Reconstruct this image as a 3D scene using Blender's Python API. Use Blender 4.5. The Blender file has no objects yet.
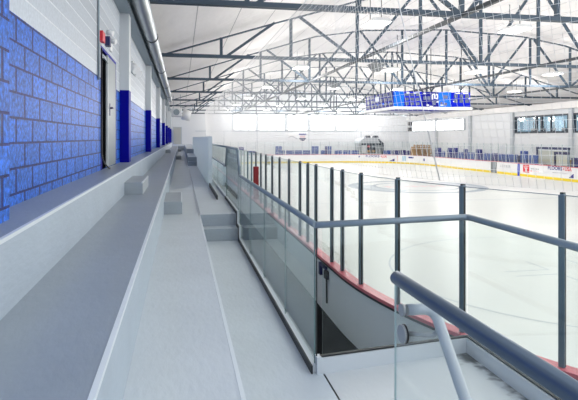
import bpy, bmesh, math, random
from mathutils import Vector, Matrix
random.seed(7)
S = bpy.context.scene
C = S.collection

# ------------------------------------------------------------------ measures (metres; the ice is z = 0)
EYE = 3.3
F = 546.0
YAW = math.atan(108.0 / 546.0)
CS, SN = math.cos(YAW), math.sin(YAW)

def on_plane_y(px, Y):
    """X of the sight line through picture column px where it meets the plane Y"""
    t = (px - 289.0) / F
    return Y * (t * CS + SN) / (CS - t * SN)

def on_plane_x(px, X):
    t = (px - 289.0) / F
    return X * (CS - t * SN) / (t * CS + SN)

# ------------------------------------------------------------------ materials
def new_mat(name):
    m = bpy.data.materials.new(name); m.use_nodes = True
    nt = m.node_tree
    return m, nt, nt.nodes['Principled BSDF']

def plain(name, col, rough=.5, metal=0., spec=.5, bump=0., bscale=40., var=0., vscale=3., coat=0.):
    m, nt, p = new_mat(name)
    p.inputs['Base Color'].default_value = (*col, 1)
    p.inputs['Roughness'].default_value = rough
    p.inputs['Metallic'].default_value = metal
    p.inputs['Specular IOR Level'].default_value = spec
    p.inputs['Coat Weight'].default_value = coat
    tc = nt.nodes.new('ShaderNodeTexCoord')
    if bump:
        n = nt.nodes.new('ShaderNodeTexNoise'); n.inputs['Scale'].default_value = bscale; n.inputs['Detail'].default_value = 4
        b = nt.nodes.new('ShaderNodeBump'); b.inputs['Strength'].default_value = bump; b.inputs['Distance'].default_value = .01
        nt.links.new(tc.outputs['Object'], n.inputs['Vector'])
        nt.links.new(n.outputs['Fac'], b.inputs['Height']); nt.links.new(b.outputs['Normal'], p.inputs['Normal'])
    if var:
        n2 = nt.nodes.new('ShaderNodeTexNoise'); n2.inputs['Scale'].default_value = vscale; n2.inputs['Detail'].default_value = 5
        mx = nt.nodes.new('ShaderNodeMix'); mx.data_type = 'RGBA'
        mx.inputs['A'].default_value = (*[c * (1 - var) for c in col], 1)
        mx.inputs['B'].default_value = (*[min(1, c * (1 + var)) for c in col], 1)
        nt.links.new(tc.outputs['Object'], n2.inputs['Vector'])
        nt.links.new(n2.outputs['Fac'], mx.inputs['Factor']); nt.links.new(mx.outputs['Result'], p.inputs['Base Color'])
    return m

def emit(name, col, strength):
    m, nt, p = new_mat(name)
    p.inputs['Base Color'].default_value = (*col, 1)
    p.inputs['Emission Color'].default_value = (*col, 1)
    p.inputs['Emission Strength'].default_value = strength
    p.inputs['Base Color'].default_value = (*[c * .3 for c in col], 1)
    p.inputs['Roughness'].default_value = .6; p.inputs['Specular IOR Level'].default_value = .1
    return m

def glass(name, tint, ior=1.5, rough=0.0):
    m = bpy.data.materials.new(name); m.use_nodes = True
    nt = m.node_tree; nt.nodes.clear()
    o = nt.nodes.new('ShaderNodeOutputMaterial'); mix = nt.nodes.new('ShaderNodeMixShader')
    t = nt.nodes.new('ShaderNodeBsdfTransparent'); g = nt.nodes.new('ShaderNodeBsdfGlossy'); lw = nt.nodes.new('ShaderNodeLayerWeight')
    lw.inputs['Blend'].default_value = .5
    pw = nt.nodes.new('ShaderNodeMath'); pw.operation = 'POWER'; pw.inputs[1].default_value = 5
    f = nt.nodes.new('ShaderNodeMath'); f.operation = 'MULTIPLY_ADD'; f.inputs[1].default_value = .9; f.inputs[2].default_value = ((ior-1)/(ior+1))**2
    nt.links.new(lw.outputs['Facing'], pw.inputs[0]); nt.links.new(pw.outputs[0], f.inputs[0])
    t.inputs['Color'].default_value = (*tint, 1); g.inputs['Roughness'].default_value = rough
    g.inputs['Color'].default_value = (.95, 1, 1, 1)
    nt.links.new(f.outputs[0], mix.inputs[0]); nt.links.new(t.outputs[0], mix.inputs[1]); nt.links.new(g.outputs[0], mix.inputs[2])
    nt.links.new(mix.outputs[0], o.inputs['Surface'])
    return m

def block_wall(name, split_z, low, low_j, high, high_j, axis='Y'):
    """painted concrete blocks, courses of 0.2 m; a colour band below split_z, white above"""
    m, nt, p = new_mat(name)
    N, L = nt.nodes.new, nt.links.new
    tc = N('ShaderNodeTexCoord'); sep = N('ShaderNodeSeparateXYZ'); cmb = N('ShaderNodeCombineXYZ')
    L(tc.outputs['Object'], sep.inputs[0]); sq = N('ShaderNodeMath'); sq.operation = 'MULTIPLY'; sq.inputs[1].default_value = .42
    L(sep.outputs[axis], sq.inputs[0]); L(sq.outputs[0], cmb.inputs['X'])
    off = N('ShaderNodeMath'); off.operation = 'ADD'; off.inputs[1].default_value = 10 - .056
    L(sep.outputs['Z'], off.inputs[0]); L(off.outputs[0], cmb.inputs['Y'])
    def brick(c, j, msize):
        b = N('ShaderNodeTexBrick'); b.inputs['Scale'].default_value = 1
        b.inputs['Brick Width'].default_value = .49*.42; b.inputs['Row Height'].default_value = .2
        b.inputs['Mortar Size'].default_value = msize; b.inputs['Mortar Smooth'].default_value = .3
        b.inputs['Color1'].default_value = (*[x * .86 for x in c], 1); b.inputs['Color2'].default_value = (*[min(1, x * 1.12) for x in c], 1)
        b.inputs['Mortar'].default_value = (*j, 1)
        L(cmb.outputs[0], b.inputs['Vector']); return b
    b1 = brick(low, low_j, .011); b2 = brick(high, high_j, .009)
    b2.inputs['Brick Width'].default_value = 60
    gt = N('ShaderNodeMath'); gt.operation = 'GREATER_THAN'; gt.inputs[1].default_value = split_z
    L(sep.outputs['Z'], gt.inputs[0])
    mx = N('ShaderNodeMix'); mx.data_type = 'RGBA'
    L(gt.outputs[0], mx.inputs['Factor']); L(b1.outputs['Color'], mx.inputs['A']); L(b2.outputs['Color'], mx.inputs['B'])
    n = N('ShaderNodeTexNoise'); n.inputs['Scale'].default_value = 90; n.inputs['Detail'].default_value = 6
    L(tc.outputs['Object'], n.inputs['Vector'])
    n3 = N('ShaderNodeTexNoise'); n3.inputs['Scale'].default_value = 28; n3.inputs['Detail'].default_value = 5
    L(tc.outputs['Object'], n3.inputs['Vector'])
    rm = N('ShaderNodeMapRange'); rm.inputs['From Min'].default_value = .35; rm.inputs['From Max'].default_value = .65
    rm.inputs['To Min'].default_value = .5; rm.inputs['To Max'].default_value = 1.45
    L(n3.outputs['Fac'], rm.inputs['Value'])
    mul = N('ShaderNodeMix'); mul.data_type = 'RGBA'; mul.blend_type = 'MULTIPLY'; mul.inputs['Factor'].default_value = 1
    sp = N('ShaderNodeMapRange'); sp.inputs['To Min'].default_value = 1; sp.inputs['To Max'].default_value = .15
    L(gt.outputs[0], sp.inputs['Value']); L(sp.outputs[0], mul.inputs['Factor'])
    L(mx.outputs['Result'], mul.inputs['A']); L(rm.outputs[0], mul.inputs['B'])
    L(mul.outputs['Result'], p.inputs['Base Color'])
    add = N('ShaderNodeMath'); add.operation = 'MULTIPLY_ADD'; add.inputs[1].default_value = -1.2
    L(b1.outputs['Fac'], add.inputs[0]); L(n.outputs['Fac'], add.inputs[2])
    bp = N('ShaderNodeBump'); bp.inputs['Strength'].default_value = .55; bp.inputs['Distance'].default_value = .006
    L(add.outputs[0], bp.inputs['Height']); L(bp.outputs['Normal'], p.inputs['Normal'])
    p.inputs['Roughness'].default_value = .42
    p.inputs['Specular IOR Level'].default_value = .13
    return m

def concrete_paint(name, col, rough=.42, stain=False):
    m, nt, p = new_mat(name)
    N, L = nt.nodes.new, nt.links.new
    tc = N('ShaderNodeTexCoord')
    n = N('ShaderNodeTexNoise'); n.inputs['Scale'].default_value = 1.6; n.inputs['Detail'].default_value = 8; n.inputs['Roughness'].default_value = .65
    L(tc.outputs['Object'], n.inputs['Vector'])
    mx = N('ShaderNodeMix'); mx.data_type = 'RGBA'
    mx.inputs['A'].default_value = (*[c * .86 for c in col], 1); mx.inputs['B'].default_value = (*[c * 1.12 for c in col], 1)
    L(n.outputs['Fac'], mx.inputs['Factor'])
    last = mx.outputs['Result']
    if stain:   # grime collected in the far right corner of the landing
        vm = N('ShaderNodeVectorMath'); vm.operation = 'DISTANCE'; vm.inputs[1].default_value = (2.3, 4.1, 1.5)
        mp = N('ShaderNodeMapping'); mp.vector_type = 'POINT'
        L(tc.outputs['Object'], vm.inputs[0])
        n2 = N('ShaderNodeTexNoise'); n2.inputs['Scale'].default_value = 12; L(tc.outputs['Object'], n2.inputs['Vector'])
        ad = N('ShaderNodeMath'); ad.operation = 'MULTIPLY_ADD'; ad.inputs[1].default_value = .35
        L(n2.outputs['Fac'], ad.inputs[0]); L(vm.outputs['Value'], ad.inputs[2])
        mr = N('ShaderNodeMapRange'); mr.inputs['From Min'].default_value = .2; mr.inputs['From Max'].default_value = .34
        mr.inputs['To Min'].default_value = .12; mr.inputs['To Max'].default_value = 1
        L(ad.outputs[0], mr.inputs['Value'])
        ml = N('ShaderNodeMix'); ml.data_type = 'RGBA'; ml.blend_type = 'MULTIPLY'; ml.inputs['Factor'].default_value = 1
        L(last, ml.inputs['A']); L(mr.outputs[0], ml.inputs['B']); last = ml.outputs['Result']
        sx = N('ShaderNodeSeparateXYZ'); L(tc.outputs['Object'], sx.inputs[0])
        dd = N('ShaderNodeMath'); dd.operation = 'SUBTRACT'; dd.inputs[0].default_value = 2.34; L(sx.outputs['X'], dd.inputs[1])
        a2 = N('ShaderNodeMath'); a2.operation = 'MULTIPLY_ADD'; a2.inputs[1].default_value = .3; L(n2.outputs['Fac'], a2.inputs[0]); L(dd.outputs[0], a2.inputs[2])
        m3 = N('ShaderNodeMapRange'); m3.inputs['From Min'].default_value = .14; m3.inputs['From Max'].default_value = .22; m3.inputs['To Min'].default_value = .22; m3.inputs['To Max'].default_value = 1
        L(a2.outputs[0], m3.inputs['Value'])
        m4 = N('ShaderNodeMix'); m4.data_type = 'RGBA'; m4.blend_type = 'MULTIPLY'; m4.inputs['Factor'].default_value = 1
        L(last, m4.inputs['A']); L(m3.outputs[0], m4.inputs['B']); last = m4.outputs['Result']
    L(last, p.inputs['Base Color'])
    w = N('ShaderNodeTexNoise'); w.inputs['Scale'].default_value = 26; w.inputs['Detail'].default_value = 6
    st = N('ShaderNodeMapping'); st.inputs['Scale'].default_value = (1, .35, 1); st.inputs['Rotation'].default_value = (0, 0, .7)
    L(tc.outputs['Object'], st.inputs['Vector']); L(st.outputs[0], w.inputs['Vector'])
    b = N('ShaderNodeBump'); b.inputs['Strength'].default_value = .35; b.inputs['Distance'].default_value = .01
    L(w.outputs['Fac'], b.inputs['Height']); L(b.outputs['Normal'], p.inputs['Normal'])
    p.inputs['Roughness'].default_value = rough
    return m

def roof_fabric():
    m, nt, p = new_mat('white roof lining')
    N, L = nt.nodes.new, nt.links.new
    tc = N('ShaderNodeTexCoord'); sep = N('ShaderNodeSeparateXYZ'); L(tc.outputs['Object'], sep.inputs[0])
    a = N('ShaderNodeMath'); a.operation = 'ADD'; a.inputs[1].default_value = 30.0 - .47
    d = N('ShaderNodeMath'); d.operation = 'DIVIDE'; d.inputs[1].default_value = 1.5
    fr = N('ShaderNodeMath'); fr.operation = 'FRACT'
    L(sep.outputs['X'], a.inputs[0]); L(a.outputs[0], d.inputs[0]); L(d.outputs[0], fr.inputs[0])
    lt = N('ShaderNodeMath'); lt.operation = 'LESS_THAN'; lt.inputs[1].default_value = .022
    L(fr.outputs[0], lt.inputs[0])
    n = N('ShaderNodeTexNoise'); n.inputs['Scale'].default_value = .9; n.inputs['Detail'].default_value = 4
    mp = N('ShaderNodeMapping'); mp.inputs['Scale'].default_value = (1, .7, 1); L(tc.outputs['Object'], mp.inputs['Vector']); L(mp.outputs[0], n.inputs['Vector'])
    mx = N('ShaderNodeMix'); mx.data_type = 'RGBA'
    mx.inputs['A'].default_value = (.86, .83, .82, 1); mx.inputs['B'].default_value = (.95, .925, .915, 1)
    L(n.outputs['Fac'], mx.inputs['Factor'])
    m2 = N('ShaderNodeMix'); m2.data_type = 'RGBA'; m2.inputs['B'].default_value = (.45, .44, .45, 1)
    L(lt.outputs[0], m2.inputs['Factor']); L(mx.outputs['Result'], m2.inputs['A'])
    L(m2.outputs['Result'], p.inputs['Base Color'])
    b = N('ShaderNodeBump'); b.inputs['Strength'].default_value = .5; b.inputs['Distance'].default_value = .15
    L(n.outputs['Fac'], b.inputs['Height']); L(b.outputs['Normal'], p.inputs['Normal'])
    p.inputs['Roughness'].default_value = .6
    return m

M = {}
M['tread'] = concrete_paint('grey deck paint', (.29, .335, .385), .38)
M['riser'] = concrete_paint('grey riser paint with rink light', (.42, .49, .56), .45)  # deck grey made paler: rink light on the risers is in the colour
M['block'] = concrete_paint('grey block paint', (.36, .40, .44), .5)
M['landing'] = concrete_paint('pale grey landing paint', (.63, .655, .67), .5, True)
M['walk'] = concrete_paint('grey walkway paint', (.58, .63, .67), .45)
def frosted():
    m, nt, p = new_mat('frosted screen')
    p.inputs['Base Color'].default_value = (.78, .84, .88, 1); p.inputs['Roughness'].default_value = .5
    o = nt.nodes['Material Output']; tl = nt.nodes.new('ShaderNodeBsdfTranslucent'); tl.inputs['Color'].default_value = (.80, .86, .90, 1)
    mx = nt.nodes.new('ShaderNodeMixShader'); mx.inputs[0].default_value = .55
    nt.links.new(p.outputs[0], mx.inputs[1]); nt.links.new(tl.outputs[0], mx.inputs[2]); nt.links.new(mx.outputs[0], o.inputs['Surface'])
    return m
M['screen'] = frosted()
M['nosing'] = plain('light nosing paint', (.72, .77, .8), .4)
M['wall_left'] = block_wall('two tone painted block', 4.27, (.022, .14, .60), (.004, .012, .13), (.55, .60, .66), (.78, .82, .86))
M['pil_white'] = plain('pilaster grey white', (.62, .65, .68), .45, bump=.3, bscale=60)
M['pil_blue'] = plain('pilaster blue with shade', (.001, .001, .30), .5, spec=.1, bump=.3, bscale=60)  # wall blue darkened: shade of the unlit pilaster faces put into the colour
M['wall_white'] = plain('white wall paint', (.87, .885, .90), .5, bump=.1)
M['fascia'] = plain('white fascia', (.95, .93, .91), .45)
M['roof'] = roof_fabric()
M['steel'] = plain('slate blue steel', (.05, .08, .115), .45, .1)
M['steel_dark'] = plain('dark tie steel', (.06, .07, .08), .5, .1)
M['galv'] = plain('galvanised spiral duct', (.36, .40, .43), .33, .85, var=.12, vscale=6)
M['galv_dark'] = plain('dull galvanised tray', (.30, .36, .40), .5, .5)
M['band'] = plain('dark duct band', (.08, .09, .1), .5, .5)
M['alu'] = plain('stainless rail', (.26, .32, .37), .34, .35)
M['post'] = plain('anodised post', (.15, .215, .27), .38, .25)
M['post_pale'] = plain('pale far post', (.62, .67, .70), .45)  # paler tone of the post, used on the far ones
M['gasket'] = plain('black gasket', (.012, .014, .016), .5)
M['glass'] = glass('clear guard glass', (.945, .970, .963), 1.3)
M['glass_clear'] = glass('low iron stair glass', (.985, .995, .992), 1.2)
M['pane_edge'] = plain('pale glass edge', (.42, .56, .57), .2)
M['rink_glass'] = glass('rink glass', (.975, .984, .979), 1.42)
M['glass_edge'] = plain('green glass edge', (.16, .24, .24), .2)
M['board_white'] = plain('white dasher plastic', (.86, .87, .88), .3)
M['board_back'] = plain('grey white board back', (.88, .91, .93), .45)
M['cap'] = plain('faded red cap rail', (.70, .15, .19), .35)
M['yellow'] = plain('yellow kick plate', (.90, .70, .03), .4)
M['rubber'] = plain('black rubber floor', (.006, .0065, .008), .8, spec=.1, bump=.2, bscale=80)
M['concourse'] = plain('grey concourse floor', (.40, .41, .42), .5, var=.1)
M['kerb'] = plain('white kerb', (.62, .65, .68), .4)
M['rail_white'] = plain('pale grey painted pipe', (.46, .50, .53), .34)
M['rail_steel'] = plain('brushed steel pipe', (.10, .135, .18), .3, .35)
M['disc'] = plain('dull steel disc', (.34, .36, .38), .4, .3)
M['black'] = plain('black plastic', (.015, .015, .018), .4)
M['dark_navy'] = plain('navy plastic', (.012, .016, .10), .4)
M['red'] = plain('red vinyl', (.24, .003, .008), .45)
M['red_paint'] = plain('red print', (.75, .03, .05), .4)
M['navy'] = plain('navy print', (.03, .03, .25), .4)
M['grey_print'] = plain('grey print', (.45, .47, .50), .5)
M['blue_stripe'] = plain('blue stripe', (.03, .06, .55), .4)
M['pad'] = plain('blue pad', (.02, .075, .34), .5, var=.3, vscale=1.5)
M['pad_navy'] = plain('navy pad', (.006, .01, .2), .5)
M['white_plastic'] = plain('white plastic', (.85, .86, .87), .4)
M['white_print'] = plain('white print', (.9, .9, .9), .5)
M['door_leaf'] = plain('stone grey door', (.22, .26, .28), .45)
M['door_beige'] = plain('beige door', (.62, .62, .55), .5)
M['void'] = plain('dark corridor', (.004, .004, .005), .9, spec=0)  # plain black, painted darkness for the door gap
M['wood'] = plain('tan timber', (.50, .30, .12), .6, var=.3, vscale=6)
M['net'] = plain('white net cord', (.96, .96, .96), .7)
M['net_grey'] = plain('pale grey net cord', (.55, .57, .6), .7)
M['rope'] = plain('white rope', (.95, .95, .95), .6)
M['lamp'] = emit('lamp diffuser', (1, .97, .92), 9)
M['daylight'] = emit('translucent daylight panel', (1, 1, 1), 4)
M['mullion'] = plain('pale mullion', (.62, .66, .69), .5)
M['dark_frame'] = plain('dark window frame', (.02, .035, .055), .4)
M['room_blue'] = plain('pale blue lounge wall', (.42, .60, .72), .6, var=.35, vscale=.8)
M['led_bright'] = emit('bright blue display', (.01, .16, .95), 1.0)
M['led_blue'] = emit('royal blue display', (.0, .012, .55), .9)
M['led_navy'] = emit('navy display', (.005, .008, .30), .6)
M['led_grey'] = plain('grey display grille', (.07, .09, .19), .5)
M['led_white'] = emit('white display', (.9, .93, 1), 1.0)
M['speaker'] = plain('grey speaker', (.20, .21, .22), .5)
M['booth'] = plain('grey booth shell', (.36, .39, .40), .5)
M['ice_line'] = plain('washed out ice line', (.52, .57, .61), .4, spec=.25)
M['ice_grey'] = plain('grey ice emblem paint', (.36, .41, .47), .4, spec=.25)
M['ice_pink'] = plain('pale red ice paint', (.82, .60, .60), .35)

def ice_mat():
    m, nt, p = new_mat('ice surface')
    N, L = nt.nodes.new, nt.links.new
    tc = N('ShaderNodeTexCoord')
    n = N('ShaderNodeTexNoise'); n.inputs['Scale'].default_value = .35; n.inputs['Detail'].default_value = 6
    mp = N('ShaderNodeMapping'); mp.inputs['Scale'].default_value = (.35, 1.4, 1)
    L(tc.outputs['Object'], mp.inputs['Vector']); L(mp.outputs[0], n.inputs['Vector'])
    mx = N('ShaderNodeMix'); mx.data_type = 'RGBA'
    mx.inputs['A'].default_value = (.70, .715, .70, 1); mx.inputs['B'].default_value = (.79, .79, .765, 1)
    L(n.outputs['Fac'], mx.inputs['Factor']); L(mx.outputs['Result'], p.inputs['Base Color'])
    p.inputs['Roughness'].default_value = .36
    p.inputs['Specular IOR Level'].default_value = .25
    return m
M['ice'] = ice_mat()

# ------------------------------------------------------------------ mesh helpers
def box(bm, x0, x1, y0, y1, z0, z1, mi=0):
    vs = [bm.verts.new(p) for p in ((x0,y0,z0),(x1,y0,z0),(x1,y1,z0),(x0,y1,z0),(x0,y0,z1),(x1,y0,z1),(x1,y1,z1),(x0,y1,z1))]
    fs = []
    for f in ((0,3,2,1),(4,5,6,7),(0,1,5,4),(1,2,6,5),(2,3,7,6),(3,0,4,7)):
        fc = bm.faces.new([vs[i] for i in f]); fc.material_index = mi; fs.append(fc)
    return fs

def bar(bm, p, q, w, h, up=(0,0,1), mi=0):
    """square bar from p to q, w across, h along up"""
    p, q, up = Vector(p), Vector(q), Vector(up)
    d = (q - p).normalized(); s = d.cross(up)
    if s.length < 1e-5: s = d.cross(Vector((1,0,0)))
    s.normalize(); u = s.cross(d).normalized()
    vs = []
    for o in (p, q):
        for a, b in ((-1,-1),(1,-1),(1,1),(-1,1)):
            vs.append(bm.verts.new(o + s*a*w/2 + u*b*h/2))
    for f in ((0,1,2,3),(7,6,5,4),(0,4,5,1),(1,5,6,2),(2,6,7,3),(3,7,4,0)):
        bm.faces.new([vs[i] for i in f]).material_index = mi

def tube(bm, pts, r, n=10, cap=True, mi=0):
    pts = [Vector(p) for p in pts]
    rings = []; last_s = None
    for i, p in enumerate(pts):
        if i == 0: d = pts[1] - p
        elif i == len(pts) - 1: d = p - pts[i-1]
        else: d = (pts[i+1] - p).normalized() + (p - pts[i-1]).normalized()
        d.normalize()
        s = d.cross(Vector((0,0,1))) if last_s is None else last_s - d * last_s.dot(d)
        if s.length < 1e-4: s = d.cross(Vector((1,0,0)))
        s.normalize(); last_s = s
        u = s.cross(d)
        k = 1.0
        if 0 < i < len(pts) - 1:
            k = 1 / max(.5, d.dot((p - pts[i-1]).normalized()))
        rings.append([bm.verts.new(p + (s*math.cos(2*math.pi*j/n) + u*math.sin(2*math.pi*j/n)) * r * (1 if k < 1.01 else k)) for j in range(n)])
    for a, b in zip(rings, rings[1:]):
        for j in range(n):
            f = bm.faces.new((a[j], a[(j+1) % n], b[(j+1) % n], b[j])); f.smooth = True; f.material_index = mi
    if cap:
        bm.faces.new(rings[0][::-1]).material_index = mi; bm.faces.new(rings[-1]).material_index = mi

def rounded(pts, r, n=5):
    """polyline with its inner corners rounded"""
    pts = [Vector(p) for p in pts]; out = [pts[0]]
    for a, b, c in zip(pts, pts[1:], pts[2:]):
        u, v = (a-b), (c-b); k = min(r, u.length/2.1, v.length/2.1)
        p0, p1 = b + u.normalized()*k, b + v.normalized()*k
        for i in range(n + 1):
            t = i / n
            out.append(p0*(1-t)**2 + b*2*t*(1-t) + p1*t*t)
    out.append(pts[-1]); return out

def cyl(bm, p, q, r, n=16, mi=0):
    tube(bm, [p, q], r, n, True, mi)

def prism(bm, poly, lo, hi, axis='Y', mi=0):
    """polygon (u, v) swept along an axis: Y -> (u, t, v); X -> (t, u, v); Z -> (u, v, t)"""
    def P(u, v, t): return {'Y': (u, t, v), 'X': (t, u, v), 'Z': (u, v, t)}[axis]
    a = [bm.verts.new(P(u, v, lo)) for u, v in poly]; b = [bm.verts.new(P(u, v, hi)) for u, v in poly]
    n = len(poly)
    for i in range(n): bm.faces.new((a[i], a[(i+1) % n], b[(i+1) % n], b[i])).material_index = mi
    bm.faces.new(a[::-1]).material_index = mi; bm.faces.new(b).material_index = mi

def bevel(bm, w, seg=2):
    bmesh.ops.bevel(bm, geom=bm.edges[:], offset=w, segments=seg, profile=.5, affect='EDGES', clamp_overlap=True)

ORIGIN = {}
def mesh(name, bm, mats, parent=None, label=None, recalc=True, loc=None):
    """ONE mesh object; bm is in world coordinates, stored relative to its thing's base"""
    if recalc: bmesh.ops.recalc_face_normals(bm, faces=bm.faces[:])
    off = ORIGIN.get(parent.name, Vector()) if parent else (Vector(loc) if loc else Vector())
    if off.length: bmesh.ops.translate(bm, verts=bm.verts[:], vec=-off)
    me = bpy.data.meshes.new(name); bm.to_mesh(me); bm.free()
    for m in (mats if isinstance(mats, (list, tuple)) else [mats]): me.materials.append(M[m])
    o = bpy.data.objects.new(name, me); C.objects.link(o)
    if parent: o.parent = parent
    elif loc: o.location = loc
    ORIGIN[o.name] = off.copy()
    if label: o['label'] = label
    return o

def tag(o, label, cat, group=None):
    o['label'] = label; o['category'] = cat
    if group: o['group'] = group
    return o

def thing(name, label, cat, loc=(0,0,0), group=None):
    o = bpy.data.objects.new(name, None); C.objects.link(o); o.empty_display_size = .1
    o.location = loc; ORIGIN[o.name] = Vector(loc)
    return tag(o, label, cat, group)

def struct(name, bm, mats, label, cat, parent=None, recalc=True):
    o = mesh(name, bm, mats, parent, None, recalc)
    o['kind'] = 'structure'; o['label'] = label
    if not parent: o['category'] = cat
    return o

def dup(src, delta, label=None, group=None):
    """a copy of a thing with copies of its parts and sub-parts, moved by delta"""
    r = src.copy(); C.objects.link(r); r.location = src.location + Vector(delta)
    ORIGIN[r.name] = r.location.copy()
    if label: r['label'] = label
    if group: r['group'] = group
    for ch in list(src.children):
        c = ch.copy(); C.objects.link(c); c.parent = r
        for g in list(ch.children):
            d = g.copy(); C.objects.link(d); d.parent = c
    return r

def B(): return bmesh.new()
def bx(*a):
    bm = B(); box(bm, *a); return bm

ORD = ['first','second','third','fourth','fifth','sixth','seventh','eighth','ninth','tenth','eleventh','twelfth','thirteenth','fourteenth','fifteenth','sixteenth','seventeenth','eighteenth','nineteenth','twentieth']

# ------------------------------------------------------------------ rink outline (clockwise from the near left straight)
RX0, RX1, RY0, RY1, RR = 2.62, 28.58, 0.1, 69.0, 8.5
LS = (RY1 - RY0) - 2*RR; LE = (RX1 - RX0) - 2*RR; LA = math.pi/2*RR
PERIM = 2*(LS + LE) + 4*LA
def path(s):
    """point on the dasher line and the unit normal pointing into the rink; s = Y - 8.6 on the near side"""
    s = s % PERIM
    def arc(cx, cy, a0, t):
        a = a0 - t/RR
        return Vector((cx + RR*math.cos(a), cy + RR*math.sin(a), 0)), Vector((-math.cos(a), -math.sin(a), 0))
    if s < LS: return Vector((RX0, RY0 + RR + s, 0)), Vector((1,0,0))
    s -= LS
    if s < LA: return arc(RX0+RR, RY1-RR, math.pi, s)
    s -= LA
    if s < LE: return Vector((RX0+RR+s, RY1, 0)), Vector((0,-1,0))
    s -= LE
    if s < LA: return arc(RX1-RR, RY1-RR, math.pi/2, s)
    s -= LA
    if s < LS: return Vector((RX1, RY1-RR-s, 0)), Vector((-1,0,0))
    s -= LS
    if s < LA: return arc(RX1-RR, RY0+RR, 0, s)
    s -= LA
    if s < LE: return Vector((RX1-RR-s, RY0, 0)), Vector((0,1,0))
    s -= LE
    return arc(RX0+RR, RY0+RR, -math.pi/2, s)
S_FAR = LS + LA                         # far end straight begins (x = 11.12)
S_RIGHT = LS + LA + LE + LA             # right side begins (y = 60.5)
def s_right(Y): return S_RIGHT + (RY1 - RR - Y)

SAMPLES = []
for a, b, n in ((0, LS, 4), (LS, LS+LA, 22), (LS+LA, LS+LA+LE, 2), (LS+LA+LE, S_RIGHT, 22), (S_RIGHT, S_RIGHT+LS, 4),
                (S_RIGHT+LS, S_RIGHT+LS+LA, 22), (S_RIGHT+LS+LA, S_RIGHT+LS+LA+LE, 2), (S_RIGHT+LS+LA+LE, PERIM, 36)):
    SAMPLES += [a + (b-a)*i/n for i in range(n)]

def sweep(bm, sec, samples=SAMPLES, closed=True, mi=0):
    """cross-section [(offset into the rink, z)] swept along the dasher line"""
    rings = []
    for s in samples:
        p, n = path(s)
        rings.append([bm.verts.new(p + n*o + Vector((0,0,z))) for o, z in sec])
    k = len(sec)
    pairs = list(zip(rings, rings[1:])) + ([(rings[-1], rings[0])] if closed else [])
    for a, b in pairs:
        for j in range(k): bm.faces.new((a[j], b[j], b[(j+1) % k], a[(j+1) % k])).material_index = mi
    if not closed:
        bm.faces.new(rings[0]); bm.faces.new(rings[-1][::-1])

# ------------------------------------------------------------------ the setting: ice, floors
bm = B()
bm.faces.new([bm.verts.new(path(s)[0] + path(s)[1]*.05) for s in SAMPLES])
ice = struct('floor_ice', bm, 'ice', 'white ice sheet with faint washed out markings', 'ice rink', recalc=False)
if ice.data.polygons[0].normal.z < 0: ice.data.flip_normals()

def ring_flat(bm, cx, cy, r0, r1, z, n=64, a0=0, a1=2*math.pi, ins=True):
    vs = []
    for i in range(n + 1):
        a = a0 + (a1-a0)*i/n
        p0 = (cx + r0*math.cos(a), cy + r0*math.sin(a)); p1 = (cx + r1*math.cos(a), cy + r1*math.sin(a))
        vs.append((bm.verts.new((*p0, z)), bm.verts.new((*p1, z))))
    for a, b in zip(vs, vs[1:]): bm.faces.new((a[0], a[1], b[1], b[0]))
def quad(bm, x0, x1, y0, y1, z): bm.faces.new([bm.verts.new(p) for p in ((x0,y0,z),(x1,y0,z),(x1,y1,z),(x0,y1,z))])

def marking(name, bm, m, label): 
    o = struct(name, bm, m, label, None, ice, recalc=False)
    return o
CX, CY = 15.6, 34.5
bm = B(); quad(bm, 2.7, 28.5, 26.4, 26.52, .002); marking('blue_line', bm, 'ice_line', 'faint line across the ice before the centre circle')
bm = B(); quad(bm, 2.7, 28.5, 42.4, 42.7, .002); marking('blue_line', bm, 'ice_line', 'faint line across the ice beyond the centre circle')
bm = B(); ring_flat(bm, CX, CY, 4.0, 4.6, .003); ring_flat(bm, CX, CY, 2.7, 2.95, .003); marking('centre_circle', bm, 'ice_grey', 'grey ring of the centre ice emblem')
bm = B()
for a in range(7):
    quad(bm, CX-2.2+a*.62, CX-1.8+a*.62, CY-.5, CY+.5, .003)
marking('centre_lettering', bm, 'ice_pink', 'pale red mark inside the centre ring')
bm = B(); ring_flat(bm, CX, CY, 2.95, 4.0, .0022, 64, math.radians(150), math.radians(235)); ring_flat(bm, CX, CY, 2.95, 4.0, .0022, 64, math.radians(-30), math.radians(40)); marking('centre_emblem', bm, 'ice_line', 'paler segments of the centre emblem')
for cx, cy in ((9.6, 11.9), (21.6, 11.9), (9.6, 57.0), (21.6, 57.0)):
    bm = B(); ring_flat(bm, cx, cy, 4.52, 4.57, .003)
    for sx in (-1, 1):
        for sy in (-1, 1):
            x0 = cx + sx*.6; y0 = cy + sy*.22
            quad(bm, min(x0, x0+sx*1.2), max(x0, x0+sx*1.2), y0-.025, y0+.025, .003)
            quad(bm, x0-.025, x0+.025, min(y0, y0+sy*.9), max(y0, y0+sy*.9), .003)
    marking('faceoff_circle', bm, 'ice_line', 'faint faceoff circle and marks on the ice')

# dry floor round the rink: a strip between the dashers and the building
bm = B(); inner = []; outer = []
for s in SAMPLES:
    p, n = path(s); q = p - n*.02
    d = -n
    ts = []
    if d.x > 1e-6: ts.append((34.0 - q.x)/d.x)
    if d.x < -1e-6: ts.append((-1.6 - q.x)/d.x)
    if d.y > 1e-6: ts.append((78.0 - q.y)/d.y)
    if d.y < -1e-6: ts.append((-6.0 - q.y)/d.y)
    e = q + d*min(ts)
    inner.append(bm.verts.new((q.x, q.y, .15))); outer.append(bm.verts.new((e.x, e.y, .15)))
k = len(inner)
for i in range(k): bm.faces.new((inner[i], outer[i], outer[(i+1) % k], inner[(i+1) % k]))
struct('floor', bm, 'rubber', 'black rubber floor between the bleachers and the rink boards', 'floor')

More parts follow.
